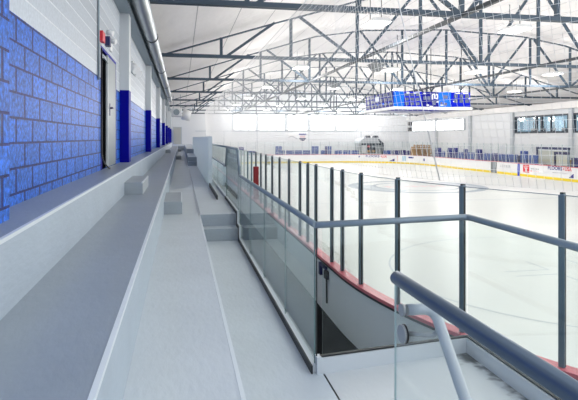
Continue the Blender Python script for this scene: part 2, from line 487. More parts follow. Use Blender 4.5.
# ------------------------------------------------------------------ bleachers (concrete, three tiers) and the walkway
Y0, YB = -5.0, 60.0
Z1, Z2, Z3, ZW, ZU = 2.77, 2.36, 1.89, 1.50, 1.92
XW, XA, XB, XC, XG = -1.28, -.911, -.307, .34, 1.012
bl = thing('concrete_bleacher', 'long grey painted concrete bleacher of three tiers along the blue block wall', 'bleacher', (-.4, 0, .15))
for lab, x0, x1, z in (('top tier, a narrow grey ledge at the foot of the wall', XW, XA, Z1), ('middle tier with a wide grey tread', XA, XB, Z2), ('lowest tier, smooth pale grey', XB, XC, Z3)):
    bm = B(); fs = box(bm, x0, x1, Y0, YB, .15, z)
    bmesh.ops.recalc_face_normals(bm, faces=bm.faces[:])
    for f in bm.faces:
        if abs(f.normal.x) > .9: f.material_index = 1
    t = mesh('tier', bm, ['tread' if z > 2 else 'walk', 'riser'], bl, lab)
    mesh('nosing', bx(x1-.022, x1+.003, Y0, YB, z-.02, z+.003), 'nosing', t, 'thin white edge line')

bm = B()
box(bm, XC, 1.06, Y0, 9.55, .15, ZW)
box(bm, XC, 1.06, 9.55, 9.87, .15, ZW + .21)
box(bm, XC, 1.06, 9.87, 27.0, .15, ZU)
box(bm, XC, 1.06, 27.0, 27.3, .15, ZU + .21)
box(bm, XC, 1.06, 27.3, 34.0, .15, ZU + .42)
box(bm, XC, 1.06, 34.0, 60.0, .15, ZU + .67)
bmesh.ops.recalc_face_normals(bm, faces=bm.faces[:])
for f in bm.faces:
    if f.normal.y < -.9: f.material_index = 1
struct('floor_walkway', bm, ['walk', 'block'], 'pale grey walkway with two steps beside the glass guard', 'walkway')
struct('floor_platform', bx(XW, 1.06, 60.0, 78.0, .15, 2.38), 'walk', 'grey platform at the far end of the bleachers', 'platform')

gp = 'step blocks on the bleacher tiers'
def block(x0, x1, y0, y1, z0, h, label):
    bm = bx(x0, x1, y0, y1, z0, z0+h)
    bmesh.ops.recalc_face_normals(bm, faces=bm.faces[:])
    o = tag(mesh('step_block', bm, 'block', None, None, True, ((x0+x1)/2, (y0+y1)/2, z0)), label, 'step', gp)
    mesh('nosing', bx(x1-.02, x1+.002, y0-.002, y1, z0+h-.015, z0+h+.002), 'nosing', o, 'white edge line')
block(XA, -.62, 9.3, 10.9, Z2, .2, 'grey step block on the middle tier, nearest the door in the blue wall')
block(XB, .02, 10.25, 12.0, Z3, .23, 'grey step block on the lowest tier, beside the two walkway steps')
block(XA, -.62, 33.5, 35.2, Z2, .2, 'small far step block on the middle tier')
block(XB, .02, 35.6, 37.4, Z3, .23, 'small far step block on the lowest tier')
block(XB, .02, 56.0, 57.6, Z3, .23, 'tiniest step block at the far end of the lowest tier')

# landing at the head of the stairs in front
bm = B(); prism(bm, [(1.075, 2.1), (2.40, 2.1), (2.40, 4.28), (1.075, 4.10)], .15, ZW, 'Z')
for i in range(5):
    z = ZW - .17*(i+1)
    box(bm, 1.075, 2.40, 2.1 - .28*(i+1), 2.1 - .28*i, .15, z)
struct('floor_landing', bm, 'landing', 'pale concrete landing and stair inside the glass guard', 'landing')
struct('trim_1', bx(1.06, 1.075, 1.0, 4.02, .2, ZW-.004), 'gasket', 'dark joint between walkway and landing', 'joint')

# ------------------------------------------------------------------ left wall
YD0, YD1, ZDT = 9.3, 11.4, 4.80
bm = B()
box(bm, -1.65, XW, Y0-1, YD0, .15, 7.4); box(bm, -1.65, XW, YD0, YD1, ZDT, 7.4); box(bm, -1.65, XW, YD1, 78.3, .15, 7.4)
box(bm, -1.65, XW-.25, YD0, YD1, .15, Z1)
struct('wall_left', bm, 'wall_left', 'painted block wall, royal blue below and white above', 'wall')
for i, (ya, yb) in enumerate(((3.42, 3.82), (12.1, 12.55), (20.75, 21.2), (29.55, 30.0), (38.6, 39.05), (47.4, 47.85), (56.0, 56.45), (64.6, 65.05))):
    bm = B()
    z0 = Z1 if yb < 60 else 2.38
    if i == 0:
        box(bm, XW, -1.09, ya, yb, z0, 7.3)
        struct('wall_pilaster', bm, 'wall_left', 'nearest blue and white block pilaster at the left edge', 'pilaster')
    else:
        box(bm, XW, -1.09, ya, yb, z0, 4.31, 0); box(bm, XW, -1.09, ya, yb, 4.31, 7.3, 1)
        struct('wall_pilaster', bm, ['pil_blue', 'pil_white'], ORD[i] + ' pilaster along the left wall, blue below', 'pilaster')

# door in the left wall
d = bpy.data.objects.new('door_1', None); C.objects.link(d); d.location = (XW, (YD0+YD1)/2, Z1); ORIGIN['door_1'] = Vector(d.location)
d['kind'] = 'structure'; d['label'] = 'grey metal door standing ajar in the blue wall'; d['category'] = 'door'
bm = B()
box(bm, XW-.12, XW+.006, YD0, YD0+.12, Z1, ZDT); box(bm, XW-.12, XW+.006, YD1-.05, YD1, Z1, ZDT); box(bm, XW-.12, XW+.006, YD0+.12, YD1-.05, ZDT-.05, ZDT)
mesh('door_frame', bm, 'pil_blue', d, 'dark blue frame')
mesh('gap_shade', bx(XW-.07, XW-.02, YD0+.12, 10.12, Z1, ZDT-.05), 'void', d, 'black sheet standing in for the unlit opening')  # flat black sheet painted as the darkness of the opening
lf = mesh('door_leaf', bx(XW-.06, XW+.004, 10.14, YD1-.05, Z1+.01, ZDT-.05), 'door_leaf', d, 'grey leaf')
mesh('leaf_edge', bx(XW-.06, XW+.012, 10.08, 10.14, Z1+.01, ZDT-.05), 'kerb', lf, 'white edge')
bm = B(); cyl(bm, (XW, 10.42, 3.84), (XW+.06, 10.42, 3.84), .02, 8); bar(bm, (XW+.055, 10.36, 3.84), (XW+.055, 10.56, 3.84), .02, .025); box(bm, XW-.01, XW+.014, 10.38, 10.46, 3.7, 3.92)
mesh('door_handle', bm, 'dark_navy', lf, 'dark lever handle')
bm = B(); box(bm, XW-.06, XW+.0, 9.5, 10.0, ZDT-.17, ZDT-.1); bar(bm, (XW+.0, 9.6, ZDT-.14), (XW+.02, 10.0, ZDT-.2), .02, .02)
mesh('door_closer', bm, 'alu', d, 'grey door closer')

# things on the left wall
t = thing('fire_alarm_bell', 'small red fire alarm box on the white wall above the door', 'alarm', (XW, 9.15, 4.81))
mesh('red_box', bx(XW, XW+.07, 9.02, 9.30, 4.83, 4.99), 'red_paint', t)
mesh('back_plate', bx(XW-.003, XW+.012, 8.97, 9.34, 4.81, 5.02), 'kerb', t, 'white back plate')
t = thing('exit_light', 'navy and white emergency light beside the red alarm box', 'light', (XW, 10.0, 5.0))
mesh('lamp_body', bx(XW, XW+.08, 9.80, 9.98, 4.88, 5.04), 'dark_navy', t)
for k, (yy, zz) in enumerate(((9.70, 5.09), (10.12, 5.02))):
    bm = B(); cyl(bm, (XW+.05, yy, zz), (XW+.15, yy-.03, zz-.03), .045, 12); mesh('lamp_head', bm, 'white_plastic', t, 'white lamp head')
mesh('sign_plate', bx(XW, XW+.03, 10.3, 10.6, 4.88, 5.04), 'white_plastic', t, 'pale plate')
bm = B(); tube(bm, [(XW+.02, 8.92, 4.2), (XW+.02, 8.92, 7.0)], .017, 8)
tag(mesh('conduit', bm, 'galv_dark', None, None, True, (XW+.02, 8.92, 4.0)), 'thin grey conduit running up the white wall by the door', 'conduit')
bm = B(); tube(bm, rounded([(XW+.02, 9.26, 4.75), (XW+.02, 9.26, 3.0), (XW+.06, 9.2, 2.9), (XW+.12, 9.42, 2.785), (XW+.1, 9.66, 2.785)], .12), .013, 6)
tag(mesh('power_cord', bm, 'black', None, None, True, (XW+.1, 9.66, 2.785)), 'black cord hanging down beside the door to the ledge', 'cord')
t = thing('flood_light', 'white twin flood light high on the wall past the second pilaster', 'light', (XW, 14.2, 5.0))
mesh('mount_box', bx(XW, XW+.12, 14.0, 14.35, 4.98, 5.2), 'white_plastic', t)
for yy in (13.75, 14.6):
    bm = B(); tube(bm, [(XW+.06, 14.2, 5.1), (XW+.12, yy, 5.0)], .03, 8); cyl(bm, (XW+.1, yy, 5.03), (XW+.22, yy-.08, 4.92), .11, 14)
    mesh('lamp_head', bm, 'white_plastic', t)
bm = B(); prism(bm, [(XW, 5.95), (-1.02, 5.95), (-1.02, 6.0), (XW+.05, 6.0), (XW+.05, 6.2), (-1.02, 6.2), (-1.02, 6.25), (XW, 6.25)], 4.2, 58.0, 'Y')
tag(mesh('cable_channel', bm, 'galv_dark', None, None, True, (XW, 30, 6.1)), 'dull steel channel running along the top of the left wall', 'channel')

# spiral duct
dx, dz, dr = -.80, EYE + 2.80, .165
t = thing('spiral_duct', 'round galvanised air duct running along the left wall top', 'duct', (dx, 0, dz))
bm = B()
n = 18; rings = []
for k in range(0, 151):
    y = -2.0 + k * .29
    r = dr * (1.0 if k % 2 == 0 else .985)
    rings.append([bm.verts.new((dx + r*math.cos(2*math.pi*j/n), y, dz + r*math.sin(2*math.pi*j/n))) for j in range(n)])
for a, b in zip(rings, rings[1:]):
    for j in range(n):
        f = bm.faces.new((a[j], b[j], b[(j+1) % n], a[(j+1) % n])); f.smooth = True
bm.faces.new(rings[0]); bm.faces.new(rings[-1][::-1])
mesh('duct_pipe', bm, 'galv', t)
for y in (8.0, 15.6, 23.0, 30.0, 37.0):
    bm = B(); tube(bm, [(dx, y-.06, dz), (dx, y+.06, dz)], dr+.015, 18)
    bar(bm, (dx, y, dz+dr), (dx, y, EYE+3.45), .025, .025, (1,0,0))
    mesh('duct_band', bm, 'band', t, 'dark hanging band')
t = thing('unit_heater', 'white unit heater with round fan at the end of the duct', 'heater', (-.1, 45, 5.0))
bm = bx(-.75, .05, 43.6, 44.6, 4.95, 5.6); bevel(bm, .05); mesh('heater_body', bm, 'white_plastic', t)
bm = B(); cyl(bm, (.1, 44.1, 5.15), (.75, 44.1, 5.0), .42, 20); mesh('fan_hood', bm, 'white_plastic', t)
bm = B(); cyl(bm, (-.35, 43.45, 5.28), (-.35, 43.62, 5.28), .24, 18); mesh('fan_grille', bm, 'galv_dark', t, 'dark round grille')
bm = B(); bar(bm, (-.6, 44.1, 5.6), (-.6, 44.1, 6.6), .03, .03, (1,0,0)); bar(bm, (-.05, 44.1, 5.6), (-.05, 44.1, 6.7), .03, .03, (1,0,0)); mesh('hanger', bm, 'galv_dark', t)

# ------------------------------------------------------------------ far wall, right wall, roof
ROOF = [(-1.65, 2.93), (3.5, 4.56), (7.5, 5.78), (10.5, 6.25), (15.6, 6.48), (20.7, 6.25), (23.7, 5.78), (27.7, 4.62), (32.45, 3.25), (34.4, 2.9)]
bm = B()
prism(bm, [(-1.65, .15), (34.4, .15)] + [(x, EYE + h + .12) for x, h in ROOF[::-1]], 78.0, 78.3, 'Y')
struct('wall_back', bm, 'wall_white', 'white far end wall of the arena', 'wall')
bm = B()
poly = [(x, EYE + h + .25) for x, h in ROOF] + [(x, EYE + h + .37) for x, h in ROOF[::-1]]
prism(bm, poly, 3.0, 78.3, 'Y')
struct('ceiling', bm, 'roof', 'white lined arched roof with long seams', 'ceiling')

# right wall with the lounge window opening
WA, WB, WZ0, WZ1 = 43.0, 51.0, 3.72, 5.45
WA2, WB2 = 34.5, 42.4
bm = B()
ZR = 6.6
box(bm, 34.0, 34.3, -4, WA2, .15, ZR); box(bm, 34.0, 34.3, WB2, WA, .15, ZR); box(bm, 34.0, 34.3, WB, 78.3, .15, ZR)
for a, b in ((WA, WB), (WA2, WB2)):
    box(bm, 34.0, 34.3, a, b, .15, WZ0); box(bm, 34.0, 34.3, a, b, WZ1, ZR)
struct('wall_right', bm, 'wall_white', 'white side wall beyond the rink', 'wall')
struct('trim_2', bx(33.55, 34.0, -4, 78.0, 5.9, 6.5), 'fascia', 'white fascia beam under the roof edge on the far side', 'beam')
for i, yy in enumerate((25.5, 34.1, 42.55, 51.3, 59.8, 68.6)):
    struct('wall_pilaster', bx(33.78, 34.0, yy-.2, yy+.25, .15, 5.9), 'mullion', ORD[i] + ' pale steel pilaster on the far side wall', 'pilaster')

def lounge(n, a, b, lab):
    w = bpy.data.objects.new('window_%d' % n, None); C.objects.link(w); w.location = (34.0, (a+b)/2, WZ0); ORIGIN[w.name] = Vector(w.location)
    w['kind'] = 'structure'; w['label'] = lab; w['category'] = 'window'
    bm = B()
    fr = .16
    box(bm, 33.93, 34.12, a, b, WZ0, WZ0+fr); box(bm, 33.93, 34.12, a, b, WZ1-fr, WZ1); box(bm, 33.93, 34.12, a, a+fr, WZ0+fr, WZ1-fr); box(bm, 33.93, 34.12, b-fr, b, WZ0+fr, WZ1-fr)
    for m_, ww in ((a+(b-a)*.57, .28), (a+(b-a)*.47, .22), (a+(b-a)*.30, .12)):
        box(bm, 33.95, 34.1, m_-ww/2, m_+ww/2, WZ0+fr, WZ1-fr)
    mesh('window_frame', bm, 'dark_frame', w)
    mesh('pane', bx(34.02, 34.04, a+fr, b-fr, WZ0+fr, WZ1-fr), 'rink_glass', w)
    bm = B(); box(bm, 36.6, 36.7, a-.5, b+.5, WZ0-.4, WZ1+.4); box(bm, 34.3, 36.7, a-.5, b+.5, WZ0-.5, WZ0-.4); box(bm, 34.3, 36.7, a-.5, b+.5, WZ1+.4, WZ1+.5)
    box(bm, 34.3, 36.7, a-.6, a-.5, WZ0-.5, WZ1+.5); box(bm, 34.3, 36.7, b+.5, b+.6, WZ0-.5, WZ1+.5)
    mesh('lounge_room', bm, 'room_blue', w, 'pale blue room behind the pane')
    bm = B()
    for k in range(5):
        yy = a + .7 + k*1.55
        box(bm, 35.4, 35.6, yy, yy+.5, WZ0-.4, WZ0+.5); box(bm, 35.5, 35.56, yy+.2, yy+.28, WZ0+.5, WZ0+1.2)
    mesh('furniture', bm, 'dark_frame', w, 'dark shapes inside the room')
    L = bpy.data.lights.new('lounge lamp', 'AREA'); L.shape = 'RECTANGLE'; L.size = 6; L.size_y = 1.2; L.energy = 60; L.color = (.85, .95, 1)
    lo = bpy.data.objects.new('lounge lamp', L); C.objects.link(lo); lo.location = (35.4, (a+b)/2, WZ1+.38); lo.rotation_euler = (0, 0, math.pi/2)
lounge(1, WA, WB, 'wide dark framed lounge window in the far side wall')
lounge(2, WA2, WB2, 'next dark framed lounge window at the right picture edge')

def panel_window(n, plane, a, b, z0, z1, lab, nm):
    """translucent daylight panel with pale mullions; plane 'Y' on the far wall, 'X' on the side wall"""
    def bb(bm, u0, u1, d0, d1, za, zb):
        if plane == 'Y': box(bm, u0, u1, 78.0-d1, 78.0-d0, za, zb)
        else: box(bm, 34.0-d1, 34.0-d0, u0, u1, za, zb)
    w = bpy.data.objects.new('window_%d' % n, None); C.objects.link(w)
    w.location = ((a+b)/2, 78.0, z0) if plane == 'Y' else (34.0, (a+b)/2, z0); ORIGIN[w.name] = Vector(w.location)
    w['kind'] = 'structure'; w['label'] = lab; w['category'] = 'window'
    bm = B(); bb(bm, a, b, .0, .04, z0, z1); mesh('pane', bm, 'daylight', w)
    bm = B(); bb(bm, a-.12, a+.12, .0, .16, z0-.06, z1+.06); bb(bm, b-.12, b+.12, 0, .16, z0-.06, z1+.06)
    bb(bm, a+.12, b-.12, 0, .12, z0-.1, z0); bb(bm, a+.12, b-.12, 0, .12, z1, z1+.1)
    for k in range(1, nm):
        u = a + (b-a)*k/nm; bb(bm, u-.05, u+.05, .0, .09, z0, z1)
    mesh('window_frame', bm, 'mullion', w)
XS = [7.15, 10.75, 15.0, 18.4, 22.4, 25.8]
for i in range(5):
    panel_window(3+i, 'Y', XS[i]+.12, XS[i+1]-.12, EYE+1.08, EYE+3.45, ORD[i] + ' bright translucent panel window from the left in the far wall', 3)
panel_window(8, 'X', 61.2, 76.4, EYE+.98, EYE+2.25, 'long bright translucent panel window in the far side wall', 6)
bm = B()
box(bm, 2.0, 34.0, 77.93, 78.0, EYE+.86, EYE+.95)
for xx in (6.0, 10.75, 18.4, 26.4): box(bm, xx-.05, xx+.05, 77.93, 78.0, .15, EYE+.86)
struct('trim_3', bm, 'mullion', 'pale ledge and joints on the far wall under the windows', 'trim')

# far wall door beyond the bleachers
d = bpy.data.objects.new('door_2', None); C.objects.link(d); d.location = (-.5, 78, 2.38); ORIGIN['door_2'] = Vector(d.location)
d['kind'] = 'structure'; d['label'] = 'beige door in the far white wall beyond the bleachers'; d['category'] = 'door'
mesh('door_leaf', bx(-1.0, .0, 77.93, 77.99, 2.38, 4.7), 'door_beige', d)
bm = B(); box(bm, -1.08, -1.0, 77.9, 78.0, 2.38, 4.78); box(bm, .0, .12, 77.9, 78.0, 2.38, 4.78); box(bm, -1.0, .0, 77.9, 78.0, 4.7, 4.78)
mesh('door_frame', bm, 'mullion', d)

# shield emblem and script banner on the far wall
xs0, xs1 = on_plane_y(298.6, 77.9), on_plane_y(306.6, 77.9)
zf = lambda y, Y=77.9, X=16: EYE - (y-137.5)*(Y*CS+X*SN)/F
t = thing('shield_emblem', 'white shield emblem with dark bands on the far wall', 'emblem', ((xs0+xs1)/2, 77.9, zf(142)))
xm = (xs0+xs1)/2; hw = (xs1-xs0)/2
bm = B(); prism(bm, [(xs0-.1, zf(132.6)), (xs1+.1, zf(132.6)), (xs1+.1, zf(138.2)), (xm+.5, zf(141)), (xm, zf(142.4)), (xm-.5, zf(141)), (xs0-.1, zf(138.2))], 77.92, 78.0, 'Y'); mesh('shield_plate', bm, 'white_print', t)
bm = B(); box(bm, xs0+.05, xs1-.05, 77.90, 77.925, zf(135.2), zf(133.6)); mesh('top_band', bm, 'navy', t, 'dark band')
bm = B(); prism(bm, [(xs0+.05, zf(138.0)), (xs1-.05, zf(138.0)), (xm+.35, zf(140)), (xm, zf(141.2)), (xm-.35, zf(140))], 77.90, 77.925, 'Y'); mesh('point_band', bm, 'dark_navy', t, 'dark point')
bm = B(); box(bm, xm-.4, xm+.4, 77.905, 77.922, zf(137.6), zf(135.6)); mesh('pink_field', bm, 'ice_pink', t, 'pink field')
t = thing('script_banner', 'white banner with a thin dark curved stroke left of the shield emblem', 'banner', (on_plane_y(292, 77.9), 77.9, zf(139)))
bm = bx(on_plane_y(288, 77.9), on_plane_y(297, 77.9), 77.95, 78.0, zf(140), zf(133.5)); mesh('banner_cloth', bm, 'white_print', t)
bm = B(); pts = [(on_plane_y(px, 77.9), 77.94, zf(py)) for px, py in ((288.6, 137.5), (290, 136.8), (292, 136), (294, 137), (295.6, 138), (297, 138.6))]; tube(bm, rounded(pts, .3), .06, 6); mesh('stroke', bm, 'grey_print', t, 'grey stroke')

# ------------------------------------------------------------------ roof trusses
NB = [-1.0 + 0.0] + [1.56 + 2.81*i for i in range(11)] + [32.4]
def top_h(x):
    for (x0, h0), (x1, h1) in zip(ROOF, ROOF[1:]):
        if x0 <= x <= x1: return h0 + (h1-h0)*(x-x0)/(x1-x0)
HB = 3.2
def make_truss(y):
    t = thing('roof_truss', '', 'truss', (0, y, EYE+HB), 'roof trusses across the arena')
    zb = EYE + HB
    bm = B(); box(bm, -1.2, 33.4, y-.11, y-.02, zb-.06, zb+.06); box(bm, -1.2, 33.4, y+.02, y+.11, zb-.06, zb+.06); mesh('bottom_chord', bm, 'steel', t)
    bm = B()
    xs = [-1.2, 3.5, 7.5, 10.5, 15.6, 20.7, 23.7, 27.7, 33.2]
    for a, b in zip(xs, xs[1:]):
        bar(bm, (a, y, EYE+top_h(a)-.03), (b, y, EYE+top_h(b)-.03), .13, .055)
    mesh('top_chord', bm, 'steel', t)
    for x in NB[1:-1]:
        mesh('web_post', bx(x-.055, x+.055, y-.055, y+.055, zb, EYE+top_h(x)), 'steel', t)
    def dg(x0, x1):
        bm = B(); bar(bm, (x0, y, zb), (x1, y, EYE+top_h(x1)), .10, .10); mesh('web_diagonal', bm, 'steel', t)
    for m_ in (1, -1):
        for xb, xt in ((1.75, 3.7), (7.15, 4.7), (7.3, 9.75), (12.7, 10.2), (12.9, 15.3)):
            if m_ == 1: dg(xb, xt)
            else: dg(31.2-xb, 31.2-xt)
    return t
TY = [13.1 + 8.6*i for i in range(8)]
TL = ['nearest roof truss, its bottom chord along the top of the picture', 'second roof truss from the front, a steel web under the white roof', 'third roof truss from the front', 'fourth roof truss from the front', 'fifth roof truss from the front', 'sixth roof truss from the front', 'seventh roof truss from the front, small with distance', 'farthest roof truss, beside the far wall']
tr = make_truss(TY[0]); tr['label'] = TL[0]
for i in range(1, 8): dup(tr, (0, TY[i]-TY[0], 0), TL[i])
for x, lab in ((7.17, 'first long dark tie bar running between the trusses on the bleacher side'), (15.6, 'long dark tie bar under the middle of the roof'), (24.0, 'long dark tie bar under the far half of the roof')):
    bm = B(); bar(bm, (x, -3, EYE+HB-.02), (x, 77.5, EYE+HB-.02), .10, .10)
    tag(mesh('tie_bar', bm, 'steel_dark', None, None, True, (x, 40, EYE+HB)), lab, 'tie bar', 'tie bars between the trusses')

# ------------------------------------------------------------------ ceiling lights
def make_light(x, y, z):
    t = thing('ceiling_light', '', 'light', (x, y, z), 'square high bay lights under the roof')
    bm = B(); prism(bm, [(x-.37, z), (x+.37, z), (x+.26, z+.12), (x-.26, z+.12)], y-.52, y+.52, 'Y'); mesh('housing', bm, 'white_plastic', t)
    mesh('diffuser', bx(x-.34, x+.34, y-.49, y+.49, z-.03, z), 'lamp', t, 'glowing diffuser')
    bm = B()
    for a in (-.2, .2): bar(bm, (x+a, y, z+.12), (x+a, y, z+.9), .02, .02, (1,0,0))
    mesh('hanger', bm, 'steel_dark', t)
    return t
LX = [6.45, 11.65, 16.85, 22.05, 27.25]; LY = [5.7, 17.5, 29.3, 41.0, 52.7, 64.4, 75.2]  # nearest row unseen; farthest row added to brighten the far wall
RN = ['row behind the front truss', 'first row in view', 'second row in view', 'third row in view', 'fourth row in view', 'fifth row in view', 'added farthest row that brightens the far wall']
lp = None
for j, y in enumerate(LY):
    for i, x in enumerate(LX):
        z = EYE + min(3.82, top_h(x) - .7)
        lab = 'white high bay light in the %s, %s from the bleacher side' % (RN[j], ORD[i])
        if lp is None: lp = make_light(x, y, z); lp['label'] = lab
        else: dup(lp, Vector((x, y, z)) - lp.location, lab)
        L = bpy.data.lights.new('high bay', 'POINT'); L.shadow_soft_size = .5; L.energy = 262; L.color = (1, .98, .95)
        o = bpy.data.objects.new('high bay', L); C.objects.link(o); o.location = (x, y, z-.9)

# hanging loudspeakers
for (x, y, z, lab) in ((7.9, 21.4, EYE+2.72, 'grey tapered loudspeaker hanging under the second truss'), (8.5, 29.9, EYE+2.8, 'grey tapered loudspeaker hanging under the third truss')):
    t = thing('loudspeaker', lab, 'speaker', (x, y, z), 'hanging loudspeakers')
    bm = B()
    a = [bm.verts.new((x+sx*.13, y+sy*.13, z)) for sx, sy in ((-1,-1),(1,-1),(1,1),(-1,1))]; b = [bm.verts.new((x+sx*.3, y+sy*.3, z+.3)) for sx, sy in ((-1,-1),(1,-1),(1,1),(-1,1))]
    for i in range(4): bm.faces.new((a[i], a[(i+1)%4], b[(i+1)%4], b[i]))
    bm.faces.new(a[::-1]); bm.faces.new(b)
    mesh('speaker_horn', bm, 'speaker', t)
    bm = B(); bar(bm, (x, y, z+.3), (x, y, z+.6), .03, .03, (1,0,0)); mesh('hanger', bm, 'steel_dark', t)
t = thing('speaker_cluster', 'two small black speakers hanging one above the other near the far corner', 'speaker', (on_plane_y(410, 66), 66, EYE+1.0))
xx = on_plane_y(410, 66)
mesh('upper_speaker', bx(xx-.22, xx+.22, 65.8, 66.2, EYE+1.45, EYE+2.0), 'black', t); mesh('lower_speaker', bx(xx-.22, xx+.22, 65.8, 66.2, EYE+.8, EYE+1.3), 'black', t)
bm = B(); bar(bm, (xx, 66, EYE+1.3), (xx, 66, EYE+top_h(xx)+.26), .04, .04, (1,0,0)); mesh('drop_pole', bm, 'steel_dark', t)

# ------------------------------------------------------------------ centre-hung scoreboard
sx0, sx1, sy0, sy1, sz0, sz1 = 13.0, 18.2, 32.1, 37.3, EYE+1.93, EYE+2.88
t = thing('scoreboard', 'blue four sided scoreboard hanging over centre ice', 'scoreboard', ((sx0+sx1)/2, (sy0+sy1)/2, sz0))
mesh('housing', bx(sx0+.06, sx1-.06, sy0+.06, sy1-.06, sz0, sz1), 'led_navy', t)
bm = B()
box(bm, sx0-.1, sx1+.1, sy0-.1, sy0+.25, sz0-.16, sz0); box(bm, sx0-.1, sx1+.1, sy1-.25, sy1+.1, sz0-.16, sz0); box(bm, sx0-.1, sx0+.25, sy0+.25, sy1-.25, sz0-.16, sz0); box(bm, sx1-.25, sx1+.1, sy0+.25, sy1-.25, sz0-.16, sz0)
mesh('lower_rim', bm, 'white_plastic', t, 'white lower rim')
def face_panel(side, u0, u1, v0, v1, m, nm, d=0.0, lab=None):
    """panel on the front (u along x) or the side (u along y) of the scoreboard, in fractions"""
    za, zb = sz0+(sz1-sz0)*v0, sz0+(sz1-sz0)*v1
    if side == 'front': bm = bx(sx0+(sx1-sx0)*u0, sx0+(sx1-sx0)*u1, sy0-.01-d, sy0+.07-d, za, zb)
    else: bm = bx(sx0-.01-d, sx0+.07-d, sy1-(sy1-sy0)*u1, sy1-(sy1-sy0)*u0, za, zb)
    return mesh(nm, bm, m, t, lab)
p1 = face_panel('front', 0, .13, 0, 1, 'led_bright', 'display_panel', 0, 'bright blue end panel')
p2 = face_panel('front', .13, .36, 0, 1, 'led_blue', 'display_panel', 0, 'blue panel with grey digit windows')
p3 = face_panel('front', .36, .58, 0, 1, 'led_navy', 'display_panel', 0, 'navy panel with white marks')
p4 = face_panel('front', .58, .74, 0, 1, 'led_bright', 'display_panel', 0, 'bright blue middle panel')
p5 = face_panel('front', .74, 1, 0, 1, 'led_blue', 'display_panel', 0, 'royal blue end panel')
p6 = face_panel('side', 0, 1, 0, 1, 'led_navy', 'display_panel', 0, 'dim side panel')
def marks(par, side, rects, m, nm):
    for u0, u1, v0, v1 in rects:
        bm = B()
        za, zb = sz0+(sz1-sz0)*v0, sz0+(sz1-sz0)*v1
        if side == 'front': box(bm, sx0+(sx1-sx0)*u0, sx0+(sx1-sx0)*u1, sy0-.03, sy0-.005, za, zb)
        else: box(bm, sx0-.03, sx0-.005, sy1-(sy1-sy0)*u1, sy1-(sy1-sy0)*u0, za, zb)
        mesh(nm, bm, m, par)
marks(p2, 'front', [(.14+.07*i, .19+.07*i, .1+.3*j, .3+.3*j) for i in range(3) for j in range(3)], 'led_grey', 'digit_window')
marks(p2, 'front', [(.16, .2, .86, .95), (.25, .33, .86, .95)], 'led_white', 'white_mark')
marks(p3, 'front', [(.38, .41, .84, .93), (.49, .505, .5, .85), (.51, .53, .8, .88), (.52, .535, .55, .8), (.54, .57, .78, .86), (.54, .57, .52, .6), (.555, .57, .6, .78), (.55, .58, .3, .38), (.42, .45, .08, .16), (.46, .5, .02, .07)], 'led_white', 'white_mark')
marks(p3, 'front', [(.38, .42, .45, .7), (.43, .47, .45, .7), (.5, .54, .12, .4)], 'led_grey', 'digit_window')
marks(p4, 'front', [(.64, .7, .55, .8), (.64, .69, .1, .3), (.6, .63, .15, .35)], 'led_grey', 'digit_window')
marks(p4, 'front', [(.6, .64, .1, .16)], 'led_white', 'white_mark')
marks(p5, 'front', [(.78+.075*i, .83+.075*i, .3+.32*j, .55+.32*j) for i in range(3) for j in range(2)], 'led_grey', 'digit_window')
marks(p5, 'front', [(.8, .86, .9, .96), (.9, .97, .9, .96), (.77, .79, .35, .42), (.975, .995, .55, .65)], 'led_white', 'white_mark')
marks(p6, 'side', [(.05+.16*i, .16+.16*i, .1+.32*j, .32+.32*j) for i in range(6) for j in range(3)], 'led_grey', 'digit_window')
marks(p6, 'side', [(.38, .5, .5, .85)], 'led_white', 'white_mark')
marks(p6, 'side', [(.24+.2*i, .28+.2*i, .2, .34) for i in range(4)], 'led_bright', 'blue_mark')
for x in (sx0+.4, sx1-.4):
    for y in (sy0+.4, sy1-.4):
        bm = B(); tube(bm, [(x, y, sz1), (x, y, EYE+top_h(x)+.1)], .025, 6); mesh('cable', bm, 'steel_dark', t)

# ------------------------------------------------------------------ dasher boards
db = thing('dasher_boards', 'white rink boards with a red cap rail and yellow kick plate', 'rink boards', (RX0, 34.5, 0))
bm = B(); sweep(bm, [(-.07, .0), (.045, .0), (.045, 1.05), (-.07, 1.05)])
bmesh.ops.recalc_face_normals(bm, faces=bm.faces[:])
for f in bm.faces:
    c = f.calc_center_median()
    if f.normal.dot(Vector((15.6 - c.x, 34.5 - c.y, 0)).normalized()) < -.2: f.material_index = 1
mesh('board_panel', bm, ['board_white', 'board_back'], db)
bm = B(); sweep(bm, [(-.085, 1.05), (.075, 1.05), (.085, 1.06), (.085, 1.085), (.075, 1.095), (-.085, 1.095)]); mesh('cap_rail', bm, 'cap', db, 'faded red cap rail')
bm = B(); sweep(bm, [(-.092, 1.02), (-.07, 1.02), (-.07, 1.05), (-.092, 1.05)]); mesh('cap_gasket', bm, 'gasket', db, 'dark strip under the cap')
bm = B(); sweep(bm, [(.045, .0), (.06, .0), (.06, .2), (.045, .2)]); mesh('kick_plate', bm, 'yellow', db, 'yellow kick plate')

